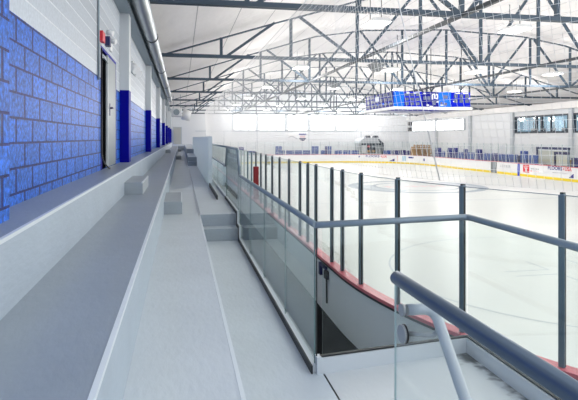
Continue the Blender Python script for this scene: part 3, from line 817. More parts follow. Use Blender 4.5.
def strip(s0, s1, z0, z1, m, nm, lab=None, d=.047, n=3, par=db):
    bm = B(); sweep(bm, [(d-.004, z0), (d+.006, z0), (d+.006, z1), (d-.004, z1)], [s0+(s1-s0)*i/n for i in range(n+1)], False)
    return mesh(nm, bm, m, par, lab)
def text(body, s0, z0, h, length, m, nm, d=.056, par=db):
    cu = bpy.data.curves.new('lettering', 'FONT'); cu.body = body; cu.size = 1; cu.extrude = .003; cu.offset = .018; cu.resolution_u = 3
    o = bpy.data.objects.new('lettering', cu); C.objects.link(o)
    dg_ = bpy.context.evaluated_depsgraph_get(); me = bpy.data.meshes.new_from_object(o.evaluated_get(dg_))
    bpy.data.objects.remove(o); bpy.data.curves.remove(cu)
    x0 = min(v.co.x for v in me.vertices); x1 = max(v.co.x for v in me.vertices); y0 = min(v.co.y for v in me.vertices); y1 = max(v.co.y for v in me.vertices)
    bm = B(); bm.from_mesh(me); bpy.data.meshes.remove(me)
    for v in bm.verts:
        p, n = path(s0 + (v.co.x-x0)/(x1-x0)*length)
        v.co = p + n*(d + v.co.z) + Vector((0, 0, z0 + (v.co.y-y0)/(y1-y0)*h))
    return mesh(nm, bm, m, par)
def tri(s0, s1, z0, z1, m, nm):
    bm = B(); vs = []
    for s, z in ((s0, z0), (s1, z0), (s1, z1)):
        p, n = path(s); vs.append((bm.verts.new(p+n*.045+Vector((0,0,z))), bm.verts.new(p+n*.056+Vector((0,0,z)))))
    bm.faces.new([v[1] for v in vs]); bm.faces.new([v[0] for v in vs][::-1])
    for i in range(3): bm.faces.new((vs[i][0], vs[(i+1)%3][0], vs[(i+1)%3][1], vs[i][1]))
    mesh(nm, bm, m, db)
def sr(px): return s_right(on_plane_x(px, 28.53))
# right side advertising, gate and blue line
text('FLOORS', sr(548.0), .77, .29, sr(562.2)-sr(548.0), 'navy', 'advert_lettering')
text('+', sr(562.9), .82, .16, sr(564.3)-sr(562.9), 'red_paint', 'advert_lettering')
text('USA', sr(565.0), .77, .27, sr(571.6)-sr(565.0), 'red_paint', 'advert_lettering')
tri(sr(569.0), sr(573.6), .28, .62, 'navy', 'advert_triangle')
strip(sr(552), sr(566), .55, .60, 'grey_print', 'advert_line', 'faint grey line of small print')
strip(sr(523.0), sr(529.2), .36, .99, 'red_paint', 'advert_logo', 'red square with a white T mark')
strip(sr(524.4), sr(527.8), .70, .76, 'white_print', 'logo_mark', 'white T bar', .054)
strip(sr(525.4), sr(526.9), .42, .70, 'white_print', 'logo_mark', 'white T stem', .054)
strip(sr(523.6), sr(528.6), .84, .90, 'ice_pink', 'logo_mark', 'pale line', .054)
for i in range(5): strip(sr(530.8+1.7*i), sr(532.0+1.7*i), .66, .76, 'grey_print', 'small_print', 'grey small print')
strip(sr(530.6), sr(531.6), .46, .57, 'red_paint', 'small_print', 'red small print')
for i in range(4): strip(sr(532.4+1.7*i), sr(533.6+1.7*i), .46, .54, 'ice_pink', 'small_print', 'pink small print')
strip(sr(517.6), sr(519.8), .0, 1.045, 'blue_stripe', 'blue_line_mark', 'blue line up the board', .062)
text('L O C K E R', sr(500.5), .62, .22, sr(510.5)-sr(500.5), 'grey_print', 'advert_lettering')
strip(sr(491.0), sr(493.0), .02, 1.05, 'speaker', 'gate_post', 'dark gate edge', .062); strip(sr(495.5), sr(496.8), .02, 1.05, 'speaker', 'gate_post', 'dark gate edge', .062)
strip(sr(493.0), sr(495.5), .02, 1.05, 'galv', 'gate_panel', 'grey gate panel', .062)
# far end advertising
def sf(px):
    best = min((S_FAR - 3 + i*.05 for i in range(600)), key=lambda s: abs(289 + F*((path(s)[0].x*CS - path(s)[0].y*SN)/(path(s)[0].y*CS + path(s)[0].x*SN)) - px))
    return best
a, b, c_, d_ = sf(366.0), sf(379.5), sf(381.6), sf(386.8)
text('FLOORS', a, .72, .28, b-a, 'navy', 'advert_lettering'); text('-', b+.12, .82, .06, .22, 'red_paint', 'advert_lettering'); text('USA', c_, .70, .28, d_-c_, 'red_paint', 'advert_lettering')
tri(sf(389.5), sf(394.6), .28, .62, 'navy', 'advert_triangle')
tri(sf(358.0), sf(360.2), .72, .95, 'navy', 'advert_triangle')
strip(sf(397), sf(398.2), .25, 1.0, 'ice_pink', 'advert_stripe', 'pale pink stripe'); strip(sf(402.6), sf(406.4), .35, .98, 'room_blue', 'advert_panel', 'pale blue square')
strip(sf(408.4), sf(414.0), .72, .90, 'navy', 'advert_stripe', 'dark mark'); strip(sf(423.4), sf(425.2), .48, .78, 'navy', 'advert_stripe', 'small dark mark')
strip(sf(238.5), sf(250), .70, .82, 'grey_print', 'advert_stripe', 'grey lettering strip')

# ------------------------------------------------------------------ stanchions and glass panes round the rink
ZP = 2.76
near = [8.69, 9.33, 10.49, 11.2, 11.97, 13.24, 14.57, 15.79, 17.0, 18.1]
ss = [y - 8.6 for y in near]
s = ss[-1]
while s < PERIM - 14.0: s += 1.225; ss.append(s)
arc_s = [-.76, -1.81, -2.97, -4.12, -5.42, -6.62, -7.82, -9.02, -10.22, -11.42, -12.62]
allp = [(PERIM + a) for a in arc_s[::-1]]
seq = [x for x in ss if x < PERIM - 13.2]
order = sorted(seq + allp)
gpost = 'aluminium posts of the rink glass'; gpane = 'panes of the rink glass'
def post_mesh():
    bm = B()
    box(bm, -.019, .019, -.024, .030, 1.095, ZP)        # body: local x along the boards, local y into the rink
    box(bm, -.030, .030, -.030, -.018, 1.095, ZP-.01)
    bevel(bm, .004, 1)
    return bm
pm = mesh('rink_stanchion', post_mesh(), 'post')
gk = B(); box(gk, .019, .027, -.014, .014, 1.1, ZP-.02); box(gk, -.027, -.019, -.014, .014, 1.1, ZP-.02)
gm = mesh('gasket', gk, 'gasket', pm, 'black rubber gasket')
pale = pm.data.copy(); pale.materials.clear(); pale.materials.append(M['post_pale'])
ck = B(); box(ck, -.017, .017, -.02, .026, ZP, ZP+.012)
cm_ = mesh('post_cap', ck, 'gasket', pm, 'dark cap')
def side_of(s):
    s = s % PERIM
    if s < LS: return 'near'
    if s < LS+LA+LE+LA*.55: return 'far'
    if s < S_RIGHT+LS+LA*.3: return 'right'
    return 'end'
nearlist = [p for p in sorted(seq) if p < LS]
cornerlist = sorted([p for p in allp], reverse=True)   # nearest the straight first
first = True
for s in order:
    p, n = path(s)
    if first: o = pm; first = False
    else:
        o = pm.copy(); C.objects.link(o)
        sd = side_of(s)
        if not (sd in ('far', 'right') or (sd == 'near' and s > nearlist[10])):
            for ch in (gm, cm_):
                c = ch.copy(); C.objects.link(c); c.parent = o
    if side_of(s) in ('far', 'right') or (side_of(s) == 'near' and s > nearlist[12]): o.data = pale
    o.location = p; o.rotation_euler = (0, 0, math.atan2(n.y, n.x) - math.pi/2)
    sd = side_of(s)
    if s in cornerlist:
        i = cornerlist.index(s)
        lab = ['grey rink glass post just left of the clear stair pane edge', 'thick grey rink glass post rising behind the cap end of the near handrail', 'thick grey rink glass post behind the corner of the landing rail', 'thickest grey rink glass post, nearest the right picture edge'][i] if i < 4 else ORD[i] + ' rink glass post round the near corner, past the picture edge'
    elif sd == 'near':
        i = nearlist.index(s)
        lab = 'thin rink glass post on the bleacher side, %s along from the near corner bend' % ORD[i] if i < 14 else 'tiny far rink glass post along the bleacher side boards'
    elif sd == 'far': lab = 'hair thin rink glass post on the far end boards'
    elif sd == 'right': lab = 'hair thin rink glass post on the opposite side boards'
    else: lab = 'rink glass post on the near end boards outside the picture'
    tag(o, lab, 'post', {'near': gpost + ' on the bleacher side', 'far': gpost + ' at the far end', 'right': gpost + ' on the opposite side', 'end': gpost + ' at the near corner'}[sd])

def pane_between(s0, s1, lab, grp, zt=ZP-.02):
    if s1 < s0: s1 += PERIM
    n = 4 if side_of((s0+s1)/2) == 'end' else 1
    bm = B(); t0 = s0 + .021; t1 = s1 - .021
    rings = []
    for i in range(n+1):
        p, nn = path(t0 + (t1-t0)*i/n)
        rings.append([bm.verts.new(p + nn*o + Vector((0,0,z))) for o, z in ((-.006, 1.096), (.006, 1.096), (.006, zt), (-.006, zt))])
    for a, b in zip(rings, rings[1:]):
        for j in range(4):
            f = bm.faces.new((a[j], b[j], b[(j+1)%4], a[(j+1)%4])); f.material_index = 1 if j == 2 else 0
    bm.faces.new(rings[0]).material_index = 1; bm.faces.new(rings[-1][::-1]).material_index = 1
    p, nn = path((s0+s1)/2)
    o = mesh('rink_glass_pane', bm, ['rink_glass', 'glass_edge'], None, None, True, (p.x, p.y, 1.096))
    tag(o, lab, 'glass pane', grp)
    if side_of((s0+s1)/2) in ('near', 'end'):
        q = B(); m = max(n, 1); rg = []
        for i in range(m+1):
            pp, nn = path(t0 + (t1-t0)*i/m)
            rg.append([q.verts.new(pp + nn*oo + Vector((0,0,zz_))) for oo, zz_ in ((-.009, zt), (.009, zt), (.009, zt+.008), (-.009, zt+.008))])
        for a, b in zip(rg, rg[1:]):
            for j in range(4): q.faces.new((a[j], b[j], b[(j+1)%4], a[(j+1)%4]))
        q.faces.new(rg[0]); q.faces.new(rg[-1][::-1])
        mesh('edge_trim', q, 'alu', o, 'grey top edge trim')
for s0, s1 in zip(order, order[1:] + order[:1]):
    m_ = (s0 + (s1 if s1 > s0 else s1 + PERIM))/2
    sd = side_of(m_)
    if sd == 'end':
        i = cornerlist.index(s0) if s0 in cornerlist else 99
        if s0 in cornerlist and s1 not in cornerlist: lab = 'clear rink pane at the start of the near corner bend'
        elif i < 4: lab = ['', 'clear rink pane left of the post behind the near handrail end', 'clear rink pane behind the landing front rail', 'wide clear rink pane between the two thickest posts'][i]
        else: lab = 'clear rink pane %s round the near corner, past the picture edge' % ORD[min(i, 19)]
    elif sd == 'near':
        i = nearlist.index(s0) if s0 in nearlist else 99
        lab = 'clear rink pane on the bleacher side, %s along from the near corner bend' % ORD[i] if i < 14 else 'tiny far clear pane along the bleacher side boards'
    elif sd == 'far': lab = 'clear rink pane on the far end boards'
    else: lab = 'clear rink pane on the opposite side boards'
    pane_between(s0, s1, lab, {'near': gpane + ' on the bleacher side', 'far': gpane + ' at the far end', 'right': gpane + ' on the opposite side', 'end': gpane + ' at the near corner'}[sd])

# red padded post on the near boards
p, n = path(on_plane_x(256, 2.62) - 8.6)
bm = bx(p.x-.095, p.x+.095, p.y-.095, p.y+.095, 1.096, 2.27); bevel(bm, .03)
tag(mesh('padded_post', bm, 'red', None, None, True, (p.x, p.y, 1.096)), 'dark red padded post standing on the bleacher side boards', 'pad')

# latch hardware on the back of the boards
def bpt(Y, z, out=.09):
    p, n = path(Y - 8.6); return p - n*out + Vector((0,0,z))
t = thing('gate_latch', 'dark blue and black gate latch with a hanging strap on the near board back', 'latch', bpt(9.9, .5))
mesh('latch_bar', bx(2.50, 2.548, 9.70, 9.82, .78, 1.0), 'dark_navy', t)
mesh('latch_arm', bx(2.505, 2.545, 9.36, 9.70, .95, 1.0), 'dark_navy', t)
bm = bx(2.49, 2.548, 9.25, 9.42, .80, .95); bevel(bm, .015); mesh('latch_grip', bm, 'black', t)
bm = B(); tube(bm, [(2.52, 9.33, .80), (2.525, 9.34, .6), (2.52, 9.31, .38)], .016, 6); mesh('strap', bm, 'black', t)

# ------------------------------------------------------------------ protective netting (one knotted net)
def net_top(s):
    p, n = path(s)
    if s > LS: s -= PERIM
    return p + n*(-.22) + Vector((0,0,EYE+2.68))
cell = .095; r = .0023
bm = B()
def strand(pts, r=r):
    for a, b in zip(pts, pts[1:]):
        d = (b-a); 
        if d.length < 1e-6: continue
        d.normalize(); u = d.cross(Vector((.3,.5,.8))).normalized(); v = d.cross(u)
        A = [bm.verts.new(a + (u*math.cos(k*2.0944) + v*math.sin(k*2.0944))*r) for k in range(3)]
        Bv = [bm.verts.new(b + (u*math.cos(k*2.0944) + v*math.sin(k*2.0944))*r) for k in range(3)]
        for k in range(3): bm.faces.new((A[k], A[(k+1)%3], Bv[(k+1)%3], Bv[k]))
def net_pt(s, k):
    p, n = path(s)
    o = .2 + .75*min(1, max(0, -s/2.6)) if s < 0 else .2
    b = p + Vector((0,0,ZP+.03)); tp = p - n*o + Vector((0,0,EYE+2.68))
    return b + (tp-b)*k
SN0, SN1 = -2.6, 49.0
s = SN0
while s <= SN1:
    strand([net_pt(s, 0), net_pt(s, 1)]); s += cell
k = 0.0; H_ = EYE+2.68-ZP
sl = [SN0, -1.95, -1.3, -.65, 0] + [SN1*(i+1)/6 for i in range(6)]
while k <= 1.0001:
    strand([net_pt(s, k) for s in sl]); k += cell/H_
tag(mesh('side_net', bm, 'net', None, None, True, (RX0, 20, ZP+.03)), 'white knotted safety net rising above the bleacher side glass', 'net')
bm = B()
SE0 = -12.8
ZT2 = EYE + 3.1
def net2(s, k):
    p, n = path(s)
    b = p + Vector((0,0,ZP+.03)); tp = p - n*1.06 + Vector((0,0,ZT2))
    return b + (tp-b)*k
s = SE0
while s <= -2.6:
    strand([net2(s, 0), net2(s, 1)], .0021); s += .085
k = 0.0
sl = [SE0 + (-2.6-SE0)*i/18 for i in range(19)]
while k <= 1.0001:
    strand([net2(s, k) for s in sl], .0021); k += .085/(ZT2-ZP)
tag(mesh('corner_net', bm, 'net', None, None, True, (4, 3, ZP+.03)), 'white knotted safety net over the near corner glass, at the right of the picture', 'net')
bm = B(); a, b = net2(-2.62, 0), net2(-2.62, 1)
tube(bm, [a, a + (b-a)*.35 + Vector((-.02, .01, 0)), a + (b-a)*.7 + Vector((-.02, .01, 0)), b], .006, 8)
tag(mesh('net_rope', bm, 'rope', None, None, True, a), 'white rope down the seam between the two near nets', 'rope')
bm = B(); tube(bm, [net_pt(s, 1.0) + Vector((0,0,.01)) for s in sl[-1:] + [0, 8, 16, 24, 32, 40, 49]], .008, 6)
tag(mesh('net_cable', bm, 'rope', None, None, True, (RX0-.2, 20, EYE+2.69)), 'thin top cable of the bleacher side net', 'cable')
# far end net
bm = B()
s = sf(230); s_end = sf(432)
smp = [s + (s_end - s)*i/24 for i in range(25)]
def net3(s, k): 
    p, n = path(s); return p - n*.1 + Vector((0,0,2.8 + (EYE+3.0-2.8)*k))
while s < s_end: strand([net3(s, 0), net3(s, 1)], .004); s += .22
k = 0
while k <= 1.0001: strand([net3(q, k) for q in smp], .004); k += .22/(EYE+.2)
tag(mesh('far_net', bm, 'net_grey', None, None, True, (16, 69, 2.8)), 'pale safety net above the far end glass', 'net')

# ------------------------------------------------------------------ glass guard along the walkway
zr = EYE - .67
G = thing('walkway_guard', 'long frameless glass guard with a steel handrail beside the walkway', 'guardrail', (XG, 4.07, ZW))
bm = B()
rail = [(XG, 4.06, zr), (XG, 9.55, zr), (XG, 9.95, EYE-.21), (XG, 12.2, EYE-.21), (XG, 12.62, zr+.02), (XG, 19.5, zr+.02)]
tube(bm, rounded(rail, .06, 3), .026, 12); mesh('handrail', bm, 'alu', G, 'steel handrail')
bm = B(); tube(bm, [(XG, 12.4, EYE-.21), (XG, 19.5, EYE-.24)], .024, 10); tube(bm, [(XG, 12.2, EYE-.21), (XG, 12.45, EYE-.21)], .024, 10); mesh('upper_rail', bm, 'alu', G, 'upper steel rail')
bm = B(); box(bm, XG-.028, XG+.028, 4.06, 9.52, ZW, ZW+.06); box(bm, XG-.028, XG+.028, 9.52, 9.84, ZW+.21, ZW+.27); box(bm, XG-.028, XG+.028, 9.84, 12.4, ZU, ZU+.06); box(bm, XG-.028, XG+.028, 9.46, 9.52, ZW, ZW+.27); box(bm, XG-.028, XG+.028, 9.78, 9.84, ZW+.21, ZU+.06)
mesh('base_channel', bm, 'kerb', G, 'white base channel')
bm = B()
for dx_ in (-.040, .028):
    box(bm, XG+dx_, XG+dx_+.012, 4.04, 9.50, ZW, ZW+.062); box(bm, XG+dx_, XG+dx_+.012, 9.50, 9.82, ZW+.21, ZW+.272); box(bm, XG+dx_, XG+dx_+.012, 9.82, 12.4, ZU, ZU+.062)
    box(bm, XG+dx_, XG+dx_+.012, 9.45, 9.50, ZW+.062, ZW+.272); box(bm, XG+dx_, XG+dx_+.012, 9.77, 9.82, ZW+.272, ZU+.062)
mesh('base_gasket', bm, 'gasket', G, 'black gasket lines')
def ypane(y0, y1, z0, z1, x=XG, par=G):
    bm = B(); fs = box(bm, x-.006, x+.006, y0+.004, y1-.004, z0, z1)
    for i in (1, 2, 4): fs[i].material_index = 1
    mesh('glass_pane', bm, ['glass', 'glass_edge'], par)
for y0, y1 in ((4.09, 5.3), (5.3, 6.7), (6.7, 8.1), (8.1, 9.5)): ypane(y0, y1, ZW+.06, zr)
ypane(9.5, 9.86, ZW+.27, EYE-.5); ypane(9.86, 12.3, ZU+.06, EYE-.22); ypane(12.42, 15.5, ZU+.06, zr+.01); ypane(15.5, 19.5, ZU+.06, zr+.01)
bm = B(); box(bm, XG-.03, XG+.03, 12.40, 19.5, ZU, ZU+.06); mesh('base_channel', bm, 'kerb', G, 'white base channel')
# low upstand and solid screen wall further up the walkway
struct('wall_screen', bx(.76, .86, 15.5, 37.0, ZU, EYE+.03), 'screen', 'frosted pale grey screen wall beside the upper walkway', 'wall')
struct('trim_4', bx(.775, .80, 12.2, 15.5, ZU, ZU+.10), 'gasket', 'dark low upstand leading to the screen wall', 'upstand')

# landing guard: kerb, glass, rail (front and right side)
A1 = Vector((1.045, 4.055, 0)); A2 = Vector((2.37, 4.225, 0)); A3 = Vector((2.37, .9, 0))
LG = thing('landing_guard', 'glass guard on a white kerb round the landing, with a bent steel top rail', 'guardrail', (1.7, 4.1, ZW))
def along(bm, p, q, w, z0, z1, mi=0):
    bar(bm, p + Vector((0,0,(z0+z1)/2)), q + Vector((0,0,(z0+z1)/2)), w, z1-z0, (0,0,1), mi)
u = (A2-A1).normalized()
bm = B(); along(bm, A1 - u*.0, A2 + u*.03, .06, ZW, ZW+.12); along(bm, A2 + Vector((0,.0,0)), A3, .06, ZW-.9, ZW+.12); mesh('kerb', bm, 'kerb', LG, 'white kerb')
bm = B(); along(bm, A1 + Vector((0,.0,0)), A2, .03, ZW+.12, ZW+.133); along(bm, A2, A3, .03, ZW+.12, ZW+.133); mesh('glazing_gasket', bm, 'gasket', LG, 'black glazing strip')
bm = B(); along(bm, A1 + u*.02, A2 - u*.01, .012, ZW+.13, zr-.0); mesh('glass_pane', bm, 'glass', LG)
bm = B(); along(bm, A2 - Vector((0,.02,0)), A2 - Vector((0,1.6,0)), .012, ZW+.13, zr); mesh('glass_pane', bm, 'glass', LG)
bm = B(); along(bm, A2 - Vector((0,1.61,0)), A3, .012, ZW+.13, zr); mesh('glass_pane', bm, 'glass', LG)
bm = B(); tube(bm, rounded([(1.012, 4.06, zr), (A2.x, A2.y, zr), (A3.x, A3.y, zr)], .05, 3), .026, 12); mesh('handrail', bm, 'alu', LG, 'bent steel top rail')
mesh('corner_seal', bx(1.012, 1.021, 4.05, 4.059, ZW+.06, zr-.02), 'gasket', LG, 'thin black corner seal')
bm = B(); box(bm, 1.013, 1.049, 4.02, 4.09, ZW, ZW+.13); mesh('kerb_end', bm, 'kerb', LG, 'white kerb end')

# near stair guard: pane and thick handrail, with a bracketed pale grab rail
XS_ = .815
SG = thing('stair_guard', 'nearest clear glass pane topped by a thick steel handrail at the lower right', 'guardrail', (XS_, 1.9, ZW))
bm = B(); fs = box(bm, XS_-.004, XS_+.004, .35, 1.995, ZW, EYE-.56)
for i in (1, 2, 4): fs[i].material_index = 1
mesh('glass_pane', bm, ['glass_clear', 'pane_edge'], SG)
bm = B(); tube(bm, [(XS_, 1.985, EYE-.54), (XS_, 1.98, EYE-.54), (XS_, .35, EYE-.54)], .026, 24); mesh('handrail', bm, 'rail_steel', SG, 'thick brushed steel handrail')
GR = thing('grab_rail', 'pale grey sloping grab rail bracketed to the nearest glass pane', 'grab rail', (.9, 1.9, 2.4))
bm = B(); tube(bm, rounded([(XS_+.008, 1.905, EYE-.64), (XS_+.115, 1.90, EYE-.64), (XS_+.115, 1.675, EYE-.872), (XS_+.115, 1.1, EYE-1.355)], .05, 6), .0205, 16); mesh('pipe', bm, 'rail_white', GR)
bm = B(); cyl(bm, (XS_-.016, 1.905, EYE-.64), (XS_-.005, 1.905, EYE-.64), .023, 20); mesh('end_plate', bm, 'disc', GR, 'dull steel end plate')
br = B(); cyl(br, (XS_-.022, 1.89, EYE-.723), (XS_-.010, 1.89, EYE-.723), .033, 24); b1 = mesh('clamp_disc', br, 'disc', GR, 'dull steel clamp disc')
br = B(); cyl(br, (XS_-.010, 1.89, EYE-.723), (XS_-.0045, 1.89, EYE-.723), .035, 24); mesh('disc_gasket', br, 'gasket', b1, 'black gasket ring')
br = B(); tube(br, rounded([(XS_+.0045, 1.89, EYE-.723), (XS_+.105, 1.875, EYE-.733), (XS_+.115, 1.865, EYE-.70)], .02, 4), .009, 8); mesh('bracket_arm', br, 'disc', b1, 'thin bracket arm')

# ------------------------------------------------------------------ things behind the far boards
def zz(py, Y, X): return EYE - (py-137.5)*(Y*CS + X*SN)/F
ga = 'blue pads behind the far end boards'
def far_pad(x0, x1, top, m, lab):
    Y = 70.0
    a, b = on_plane_y(x0, Y), on_plane_y(x1, Y)
    bm = bx(a, b, Y, Y+.22, .15, zz(top, Y, a)); bevel(bm, .04, 1)
    tag(mesh('crash_pad', bm, m, None, None, True, ((a+b)/2, Y+.1, .15)), lab, 'pad', ga)
far_pad(238, 244, 146.9, 'pad_navy', 'tall navy padded panel, leftmost behind the far end boards')
far_pad(247.2, 252.6, 151, 'pad', 'low blue padded panel just right of the tall navy one')
far_pad(253, 256.4, 151, 'pad_navy', 'low dark navy padded panel behind the red padded post')
far_pad(275.6, 278.6, 146.2, 'pad', 'tall narrow blue padded panel left of the shield emblem')
far_pad(279, 282, 146.2, 'pad', 'second tall narrow blue padded panel, touching the first')
low = [(282.2, 285), (286.4, 294.4), (295, 302), (303, 310.4), (321, 325), (335, 341.8), (343.4, 350.5), (352, 358.6), (384, 391.6)]
for i, (a, b) in enumerate(low): far_pad(a, b, 150.4, 'pad', 'low blue padded panel behind the far end boards, %s right of the tall narrow pair' % ORD[i])
far_pad(311.4, 314.8, 146.2, 'pad', 'tall blue padded panel below the right of the shield, its left half'); far_pad(315.2, 318.6, 146.2, 'pad', 'tall blue padded panel below the right of the shield, its right half')
far_pad(325.2, 327.4, 146.2, 'pad_navy', 'tall thin navy padded panel right of the paired ones'); far_pad(328, 331.6, 146.2, 'pad', 'tall blue padded panel next to the thin navy one')
far_pad(393, 400, 150.4, 'pad_navy', 'low navy padded panel left of the tan timber stand'); far_pad(401, 406, 150.2, 'pad_navy', 'dark low padded panel close to the tan timber stand'); far_pad(407, 412.5, 150.6, 'pad_navy', 'dark low padded panel touching the tan timber stand')

# grey domed booth at the far end
Yb = 74.0; b0, b1x = on_plane_y(360.2, Yb), on_plane_y(382.6, Yb); bw = b1x-b0; bmid = (b0+b1x)/2
t = thing('booth', 'grey domed booth with dark window band behind the far end glass', 'booth', (bmid, Yb, .15))
hb = zz(143.3, Yb, bmid); ht = zz(139.0, Yb, bmid); hr = zz(137.6, Yb, bmid)
mesh('body', bx(b0+.1, b1x-.1, Yb, Yb+2.6, .15, hb), 'booth', t)
bm = B(); prism(bm, [(b0-.05, hb), (b1x+.1, hb), (b1x-.1, hb+.2), (b1x-.45, ht), (b1x-.9, hr), (b0+.8, hr), (b0+.3, ht), (b0-.02, hb+.25)], Yb-.1, Yb+2.7, 'Y'); mesh('domed_roof', bm, 'mullion', t, 'pale grey domed roof')
bm = B(); box(bm, b0+.2, b1x-.2, Yb-.05, Yb, hb-.25, hb); mesh('window_band', bm, 'dark_frame', t, 'dark band')
for i in range(4):
    x0 = b0+.25+i*(bw-.5)/4; x1 = b0+.15+(i+1)*(bw-.5)/4
    f_ = mesh('window_panel', bx(x0, x1, Yb-.04, Yb, 1.1, hb-.28), ['white_plastic', 'dark_frame', 'dark_frame', 'booth'][i], t, ['white panel', 'dark panel', 'dark panel', 'grey panel'][i])
    if i in (1, 2):
        mesh('patch', bx(x0+.1, x1-.15, Yb-.07, Yb-.04, 1.9, 2.15), 'red_paint' if i == 1 else 'grey_print', f_); mesh('patch', bx(x0+.05, x1-.1, Yb-.07, Yb-.04, 1.2, 1.5), 'wood', f_, 'tan patch')
bm = B(); prism(bm, [(b1x-.15, .15), (b1x+.12, .15), (b1x+.12, hb), (b1x-.6, ht), (b1x-.75, ht-.12), (b1x-.15, hb-.2)], Yb-.12, Yb-.02, 'Y'); mesh('side_rib', bm, 'dark_frame', t, 'dark side rib')
for xa, xb in ((366, 370.6), (374, 378.6)):
    a, b = on_plane_y(xa, Yb), on_plane_y(xb, Yb)
    bm = B(); prism(bm, [(a, hr), (b, hr), (b-.1, zz(135.6, Yb, a)), (a+.15, zz(135.6, Yb, a))], Yb, Yb+.8, 'Y'); mesh('roof_box', bm, 'dark_frame', t, 'dark box on the roof')

# tan timber stand in the far right corner
Yt = 65.8; a, b = on_plane_y(414.4, Yt), on_plane_y(431.5, Yt)
t = thing('timber_stand', 'tan slatted timber stand behind the far right corner boards', 'stand', ((a+b)/2, Yt, .15))
ztop = zz(144.6, Yt, a)
nS = 11
for i in range(nS):
    x = a + (b-a-.1)*i/(nS-1) ; lean = .25*(i-(nS-1)/2)/((nS-1)/2)
    bm = B(); bar(bm, (x+lean*1.0, Yt, .15), (x+lean*.1, Yt, ztop-.05*(i % 2)), .11, .08, (0,1,0)); mesh('upright', bm, 'wood', t)
for k, z in enumerate((.6, 1.25, 1.8, ztop-.12)):
    bm = B(); bar(bm, (a, Yt-.07, z), (b, Yt-.07, z), .06, .11); mesh('cross_slat', bm, 'wood', t)
bm = B(); box(bm, a+.1, b-.1, Yt+.1, Yt+1.4, .15, ztop-.3); mesh('bench_body', bm, 'wood', t)

# ------------------------------------------------------------------ things behind the right boards
gb = 'blue pads behind the opposite side boards'
def side_pad(x0, x1, top, m, lab):
    X = 29.6
    ya, yb = on_plane_x(x1, X), on_plane_x(x0, X)
    zt = EYE - (top-137.5)*((ya+yb)/2*CS + X*SN)/F
    bm = bx(X, X+.2, ya+.03, yb-.03, .15, zt); bevel(bm, .04, 1)
    tag(mesh('crash_pad', bm, m, None, None, True, (X+.1, (ya+yb)/2, .15)), lab, 'pad', gb)
side_pad(435.2, 440, 147.6, 'pad_navy', 'tall navy padded panel just right of the timber stand')
side_pad(440.4, 444, 151.5, 'pad', 'low blue padded panel right of the tall navy one by the stand')
side_pad(447, 451.4, 147.8, 'pad_navy', 'tall navy padded panel, first of a pair on the opposite side'); side_pad(452, 456.6, 147.8, 'pad_navy', 'tall navy padded panel, second of a pair on the opposite side')
side_pad(457, 462.6, 152.2, 'pad', 'low blue padded panel after the navy pair')
side_pad(463.2, 466.4, 149, 'pad_navy', 'narrow navy padded panel left of the first long low pads')
side_pad(467, 473.4, 152.4, 'pad', 'long low blue padded panel right of the narrow navy one')
side_pad(475.4, 481, 149.3, 'pad_navy', 'squat navy padded panel raised above its neighbours')
for i, (x0, x1) in enumerate(((482, 487), (487.4, 491.6), (497.6, 502), (502.4, 507.6), (508.6, 516.4), (528.6, 537))):
    side_pad(x0, x1, 153 + (x0-482)*.045, 'pad', 'low blue padded panel, %s right of the squat navy panel' % ORD[i])
side_pad(492, 496.8, 153.2, 'pad_navy', 'navy padded panel behind the grey rink gate')
side_pad(519.8, 526.8, 151, 'pad', 'tall blue padded panel above the red square advert')
side_pad(517, 519.4, 155.5, 'dark_navy', 'narrow dark padded panel behind the blue line post')

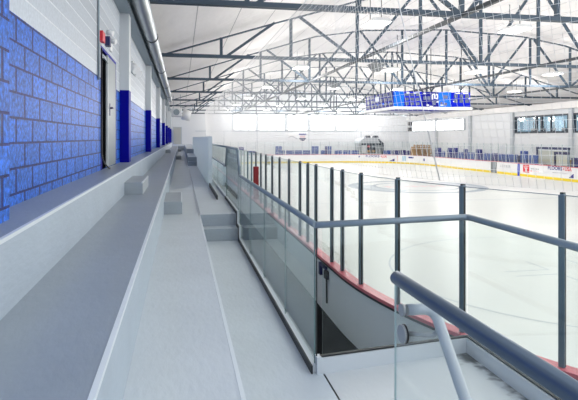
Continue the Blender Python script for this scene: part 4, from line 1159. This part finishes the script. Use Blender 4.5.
def bench_frame(x0, x1, ytop, lab):
    X = 30.6 if ytop < 150 else 30.3; ya, yb = on_plane_x(x1, X), on_plane_x(x0, X)
    zt = EYE - (ytop-137.5)*((ya+yb)/2*CS + X*SN)/F
    t = thing('bench_shelter', lab, 'shelter', (X, (ya+yb)/2, .15), 'frames of the bench area')
    bm = B(); bar(bm, (X, ya, zt), (X, yb, zt), .12, .2); mesh('top_bar', bm, 'dark_navy', t, 'navy top bar')
    for y in (ya+.08, yb-.08): mesh('upright', bx(X-.06, X+.06, y-.06, y+.06, .15, zt), 'galv_dark' if y < ya+1 else 'dark_navy', t)
    mesh('back_sheet', bx(X+.02, X+.04, ya+.2, yb-.2, 1.0, zt-.2), 'door_beige', t, 'pale beige back sheet')
bench_frame(536.6, 569.6, 148.4, 'long bench frame with a navy top bar behind the opposite boards')
bench_frame(554.4, 569, 153.2, 'shorter bench frame with a navy bar inside the long one')
X = 31.0
for i, (x0, x1, tp, m, lab) in enumerate(((543, 547, 156, 'wood', 'tan crate standing behind the opposite boards'), (560, 566, 160, 'wood', 'low tan crate right of the bench frame post'), (571, 574, 158, 'pad_navy', 'navy equipment bag at the right picture edge'))):
    ya, yb = on_plane_x(x1, X), on_plane_x(x0, X)
    zt = EYE - (tp-137.5)*((ya+yb)/2*CS + X*SN)/F
    bm = bx(X, X+.5, ya, yb, .15, zt); bevel(bm, .03, 1)
    o = mesh('equipment_crate' if m == 'wood' else 'equipment_bag', bm, m, None, None, True, (X+.25, (ya+yb)/2, .15)); tag(o, lab, 'crate' if m == 'wood' else 'bag')
    if m == 'wood':
        bm = B(); box(bm, X-.015, X+.515, ya-.015, yb+.015, zt-.12, zt); mesh('lid_band', bm, 'wood', o)
    else:
        bm = B(); tube(bm, rounded([(X+.1, ya+.1, zt), (X+.1, (ya+yb)/2, zt+.2), (X+.1, yb-.1, zt)], .15), .02, 6); mesh('carry_strap', bm, 'black', o)

# ------------------------------------------------------------------ world, camera, colour
w = bpy.data.worlds.new('World'); S.world = w; w.use_nodes = True
bg = w.node_tree.nodes['Background']; bg.inputs[0].default_value = (.86, .93, 1, 1); bg.inputs[1].default_value = 1.5

cd = bpy.data.cameras.new('Camera'); cam = bpy.data.objects.new('Camera', cd); C.objects.link(cam); S.camera = cam
cam.location = (0, 0, EYE); cam.rotation_euler = (math.pi/2, 0, -YAW)
cd.sensor_width = 36; cd.lens = F/578*36; cd.shift_y = -(200-137.5)/578
cd.clip_start = .05; cd.clip_end = 300
S.view_settings.view_transform = 'Standard'; S.view_settings.look = 'None'; S.view_settings.gamma = 1; S.view_settings.use_curve_mapping = False
S.view_settings.exposure = 0.0
S.cycles.max_bounces = 10; S.cycles.diffuse_bounces = 4; S.cycles.glossy_bounces = 4; S.cycles.transparent_max_bounces = 48
S.cycles.caustics_reflective = False; S.cycles.caustics_refractive = False
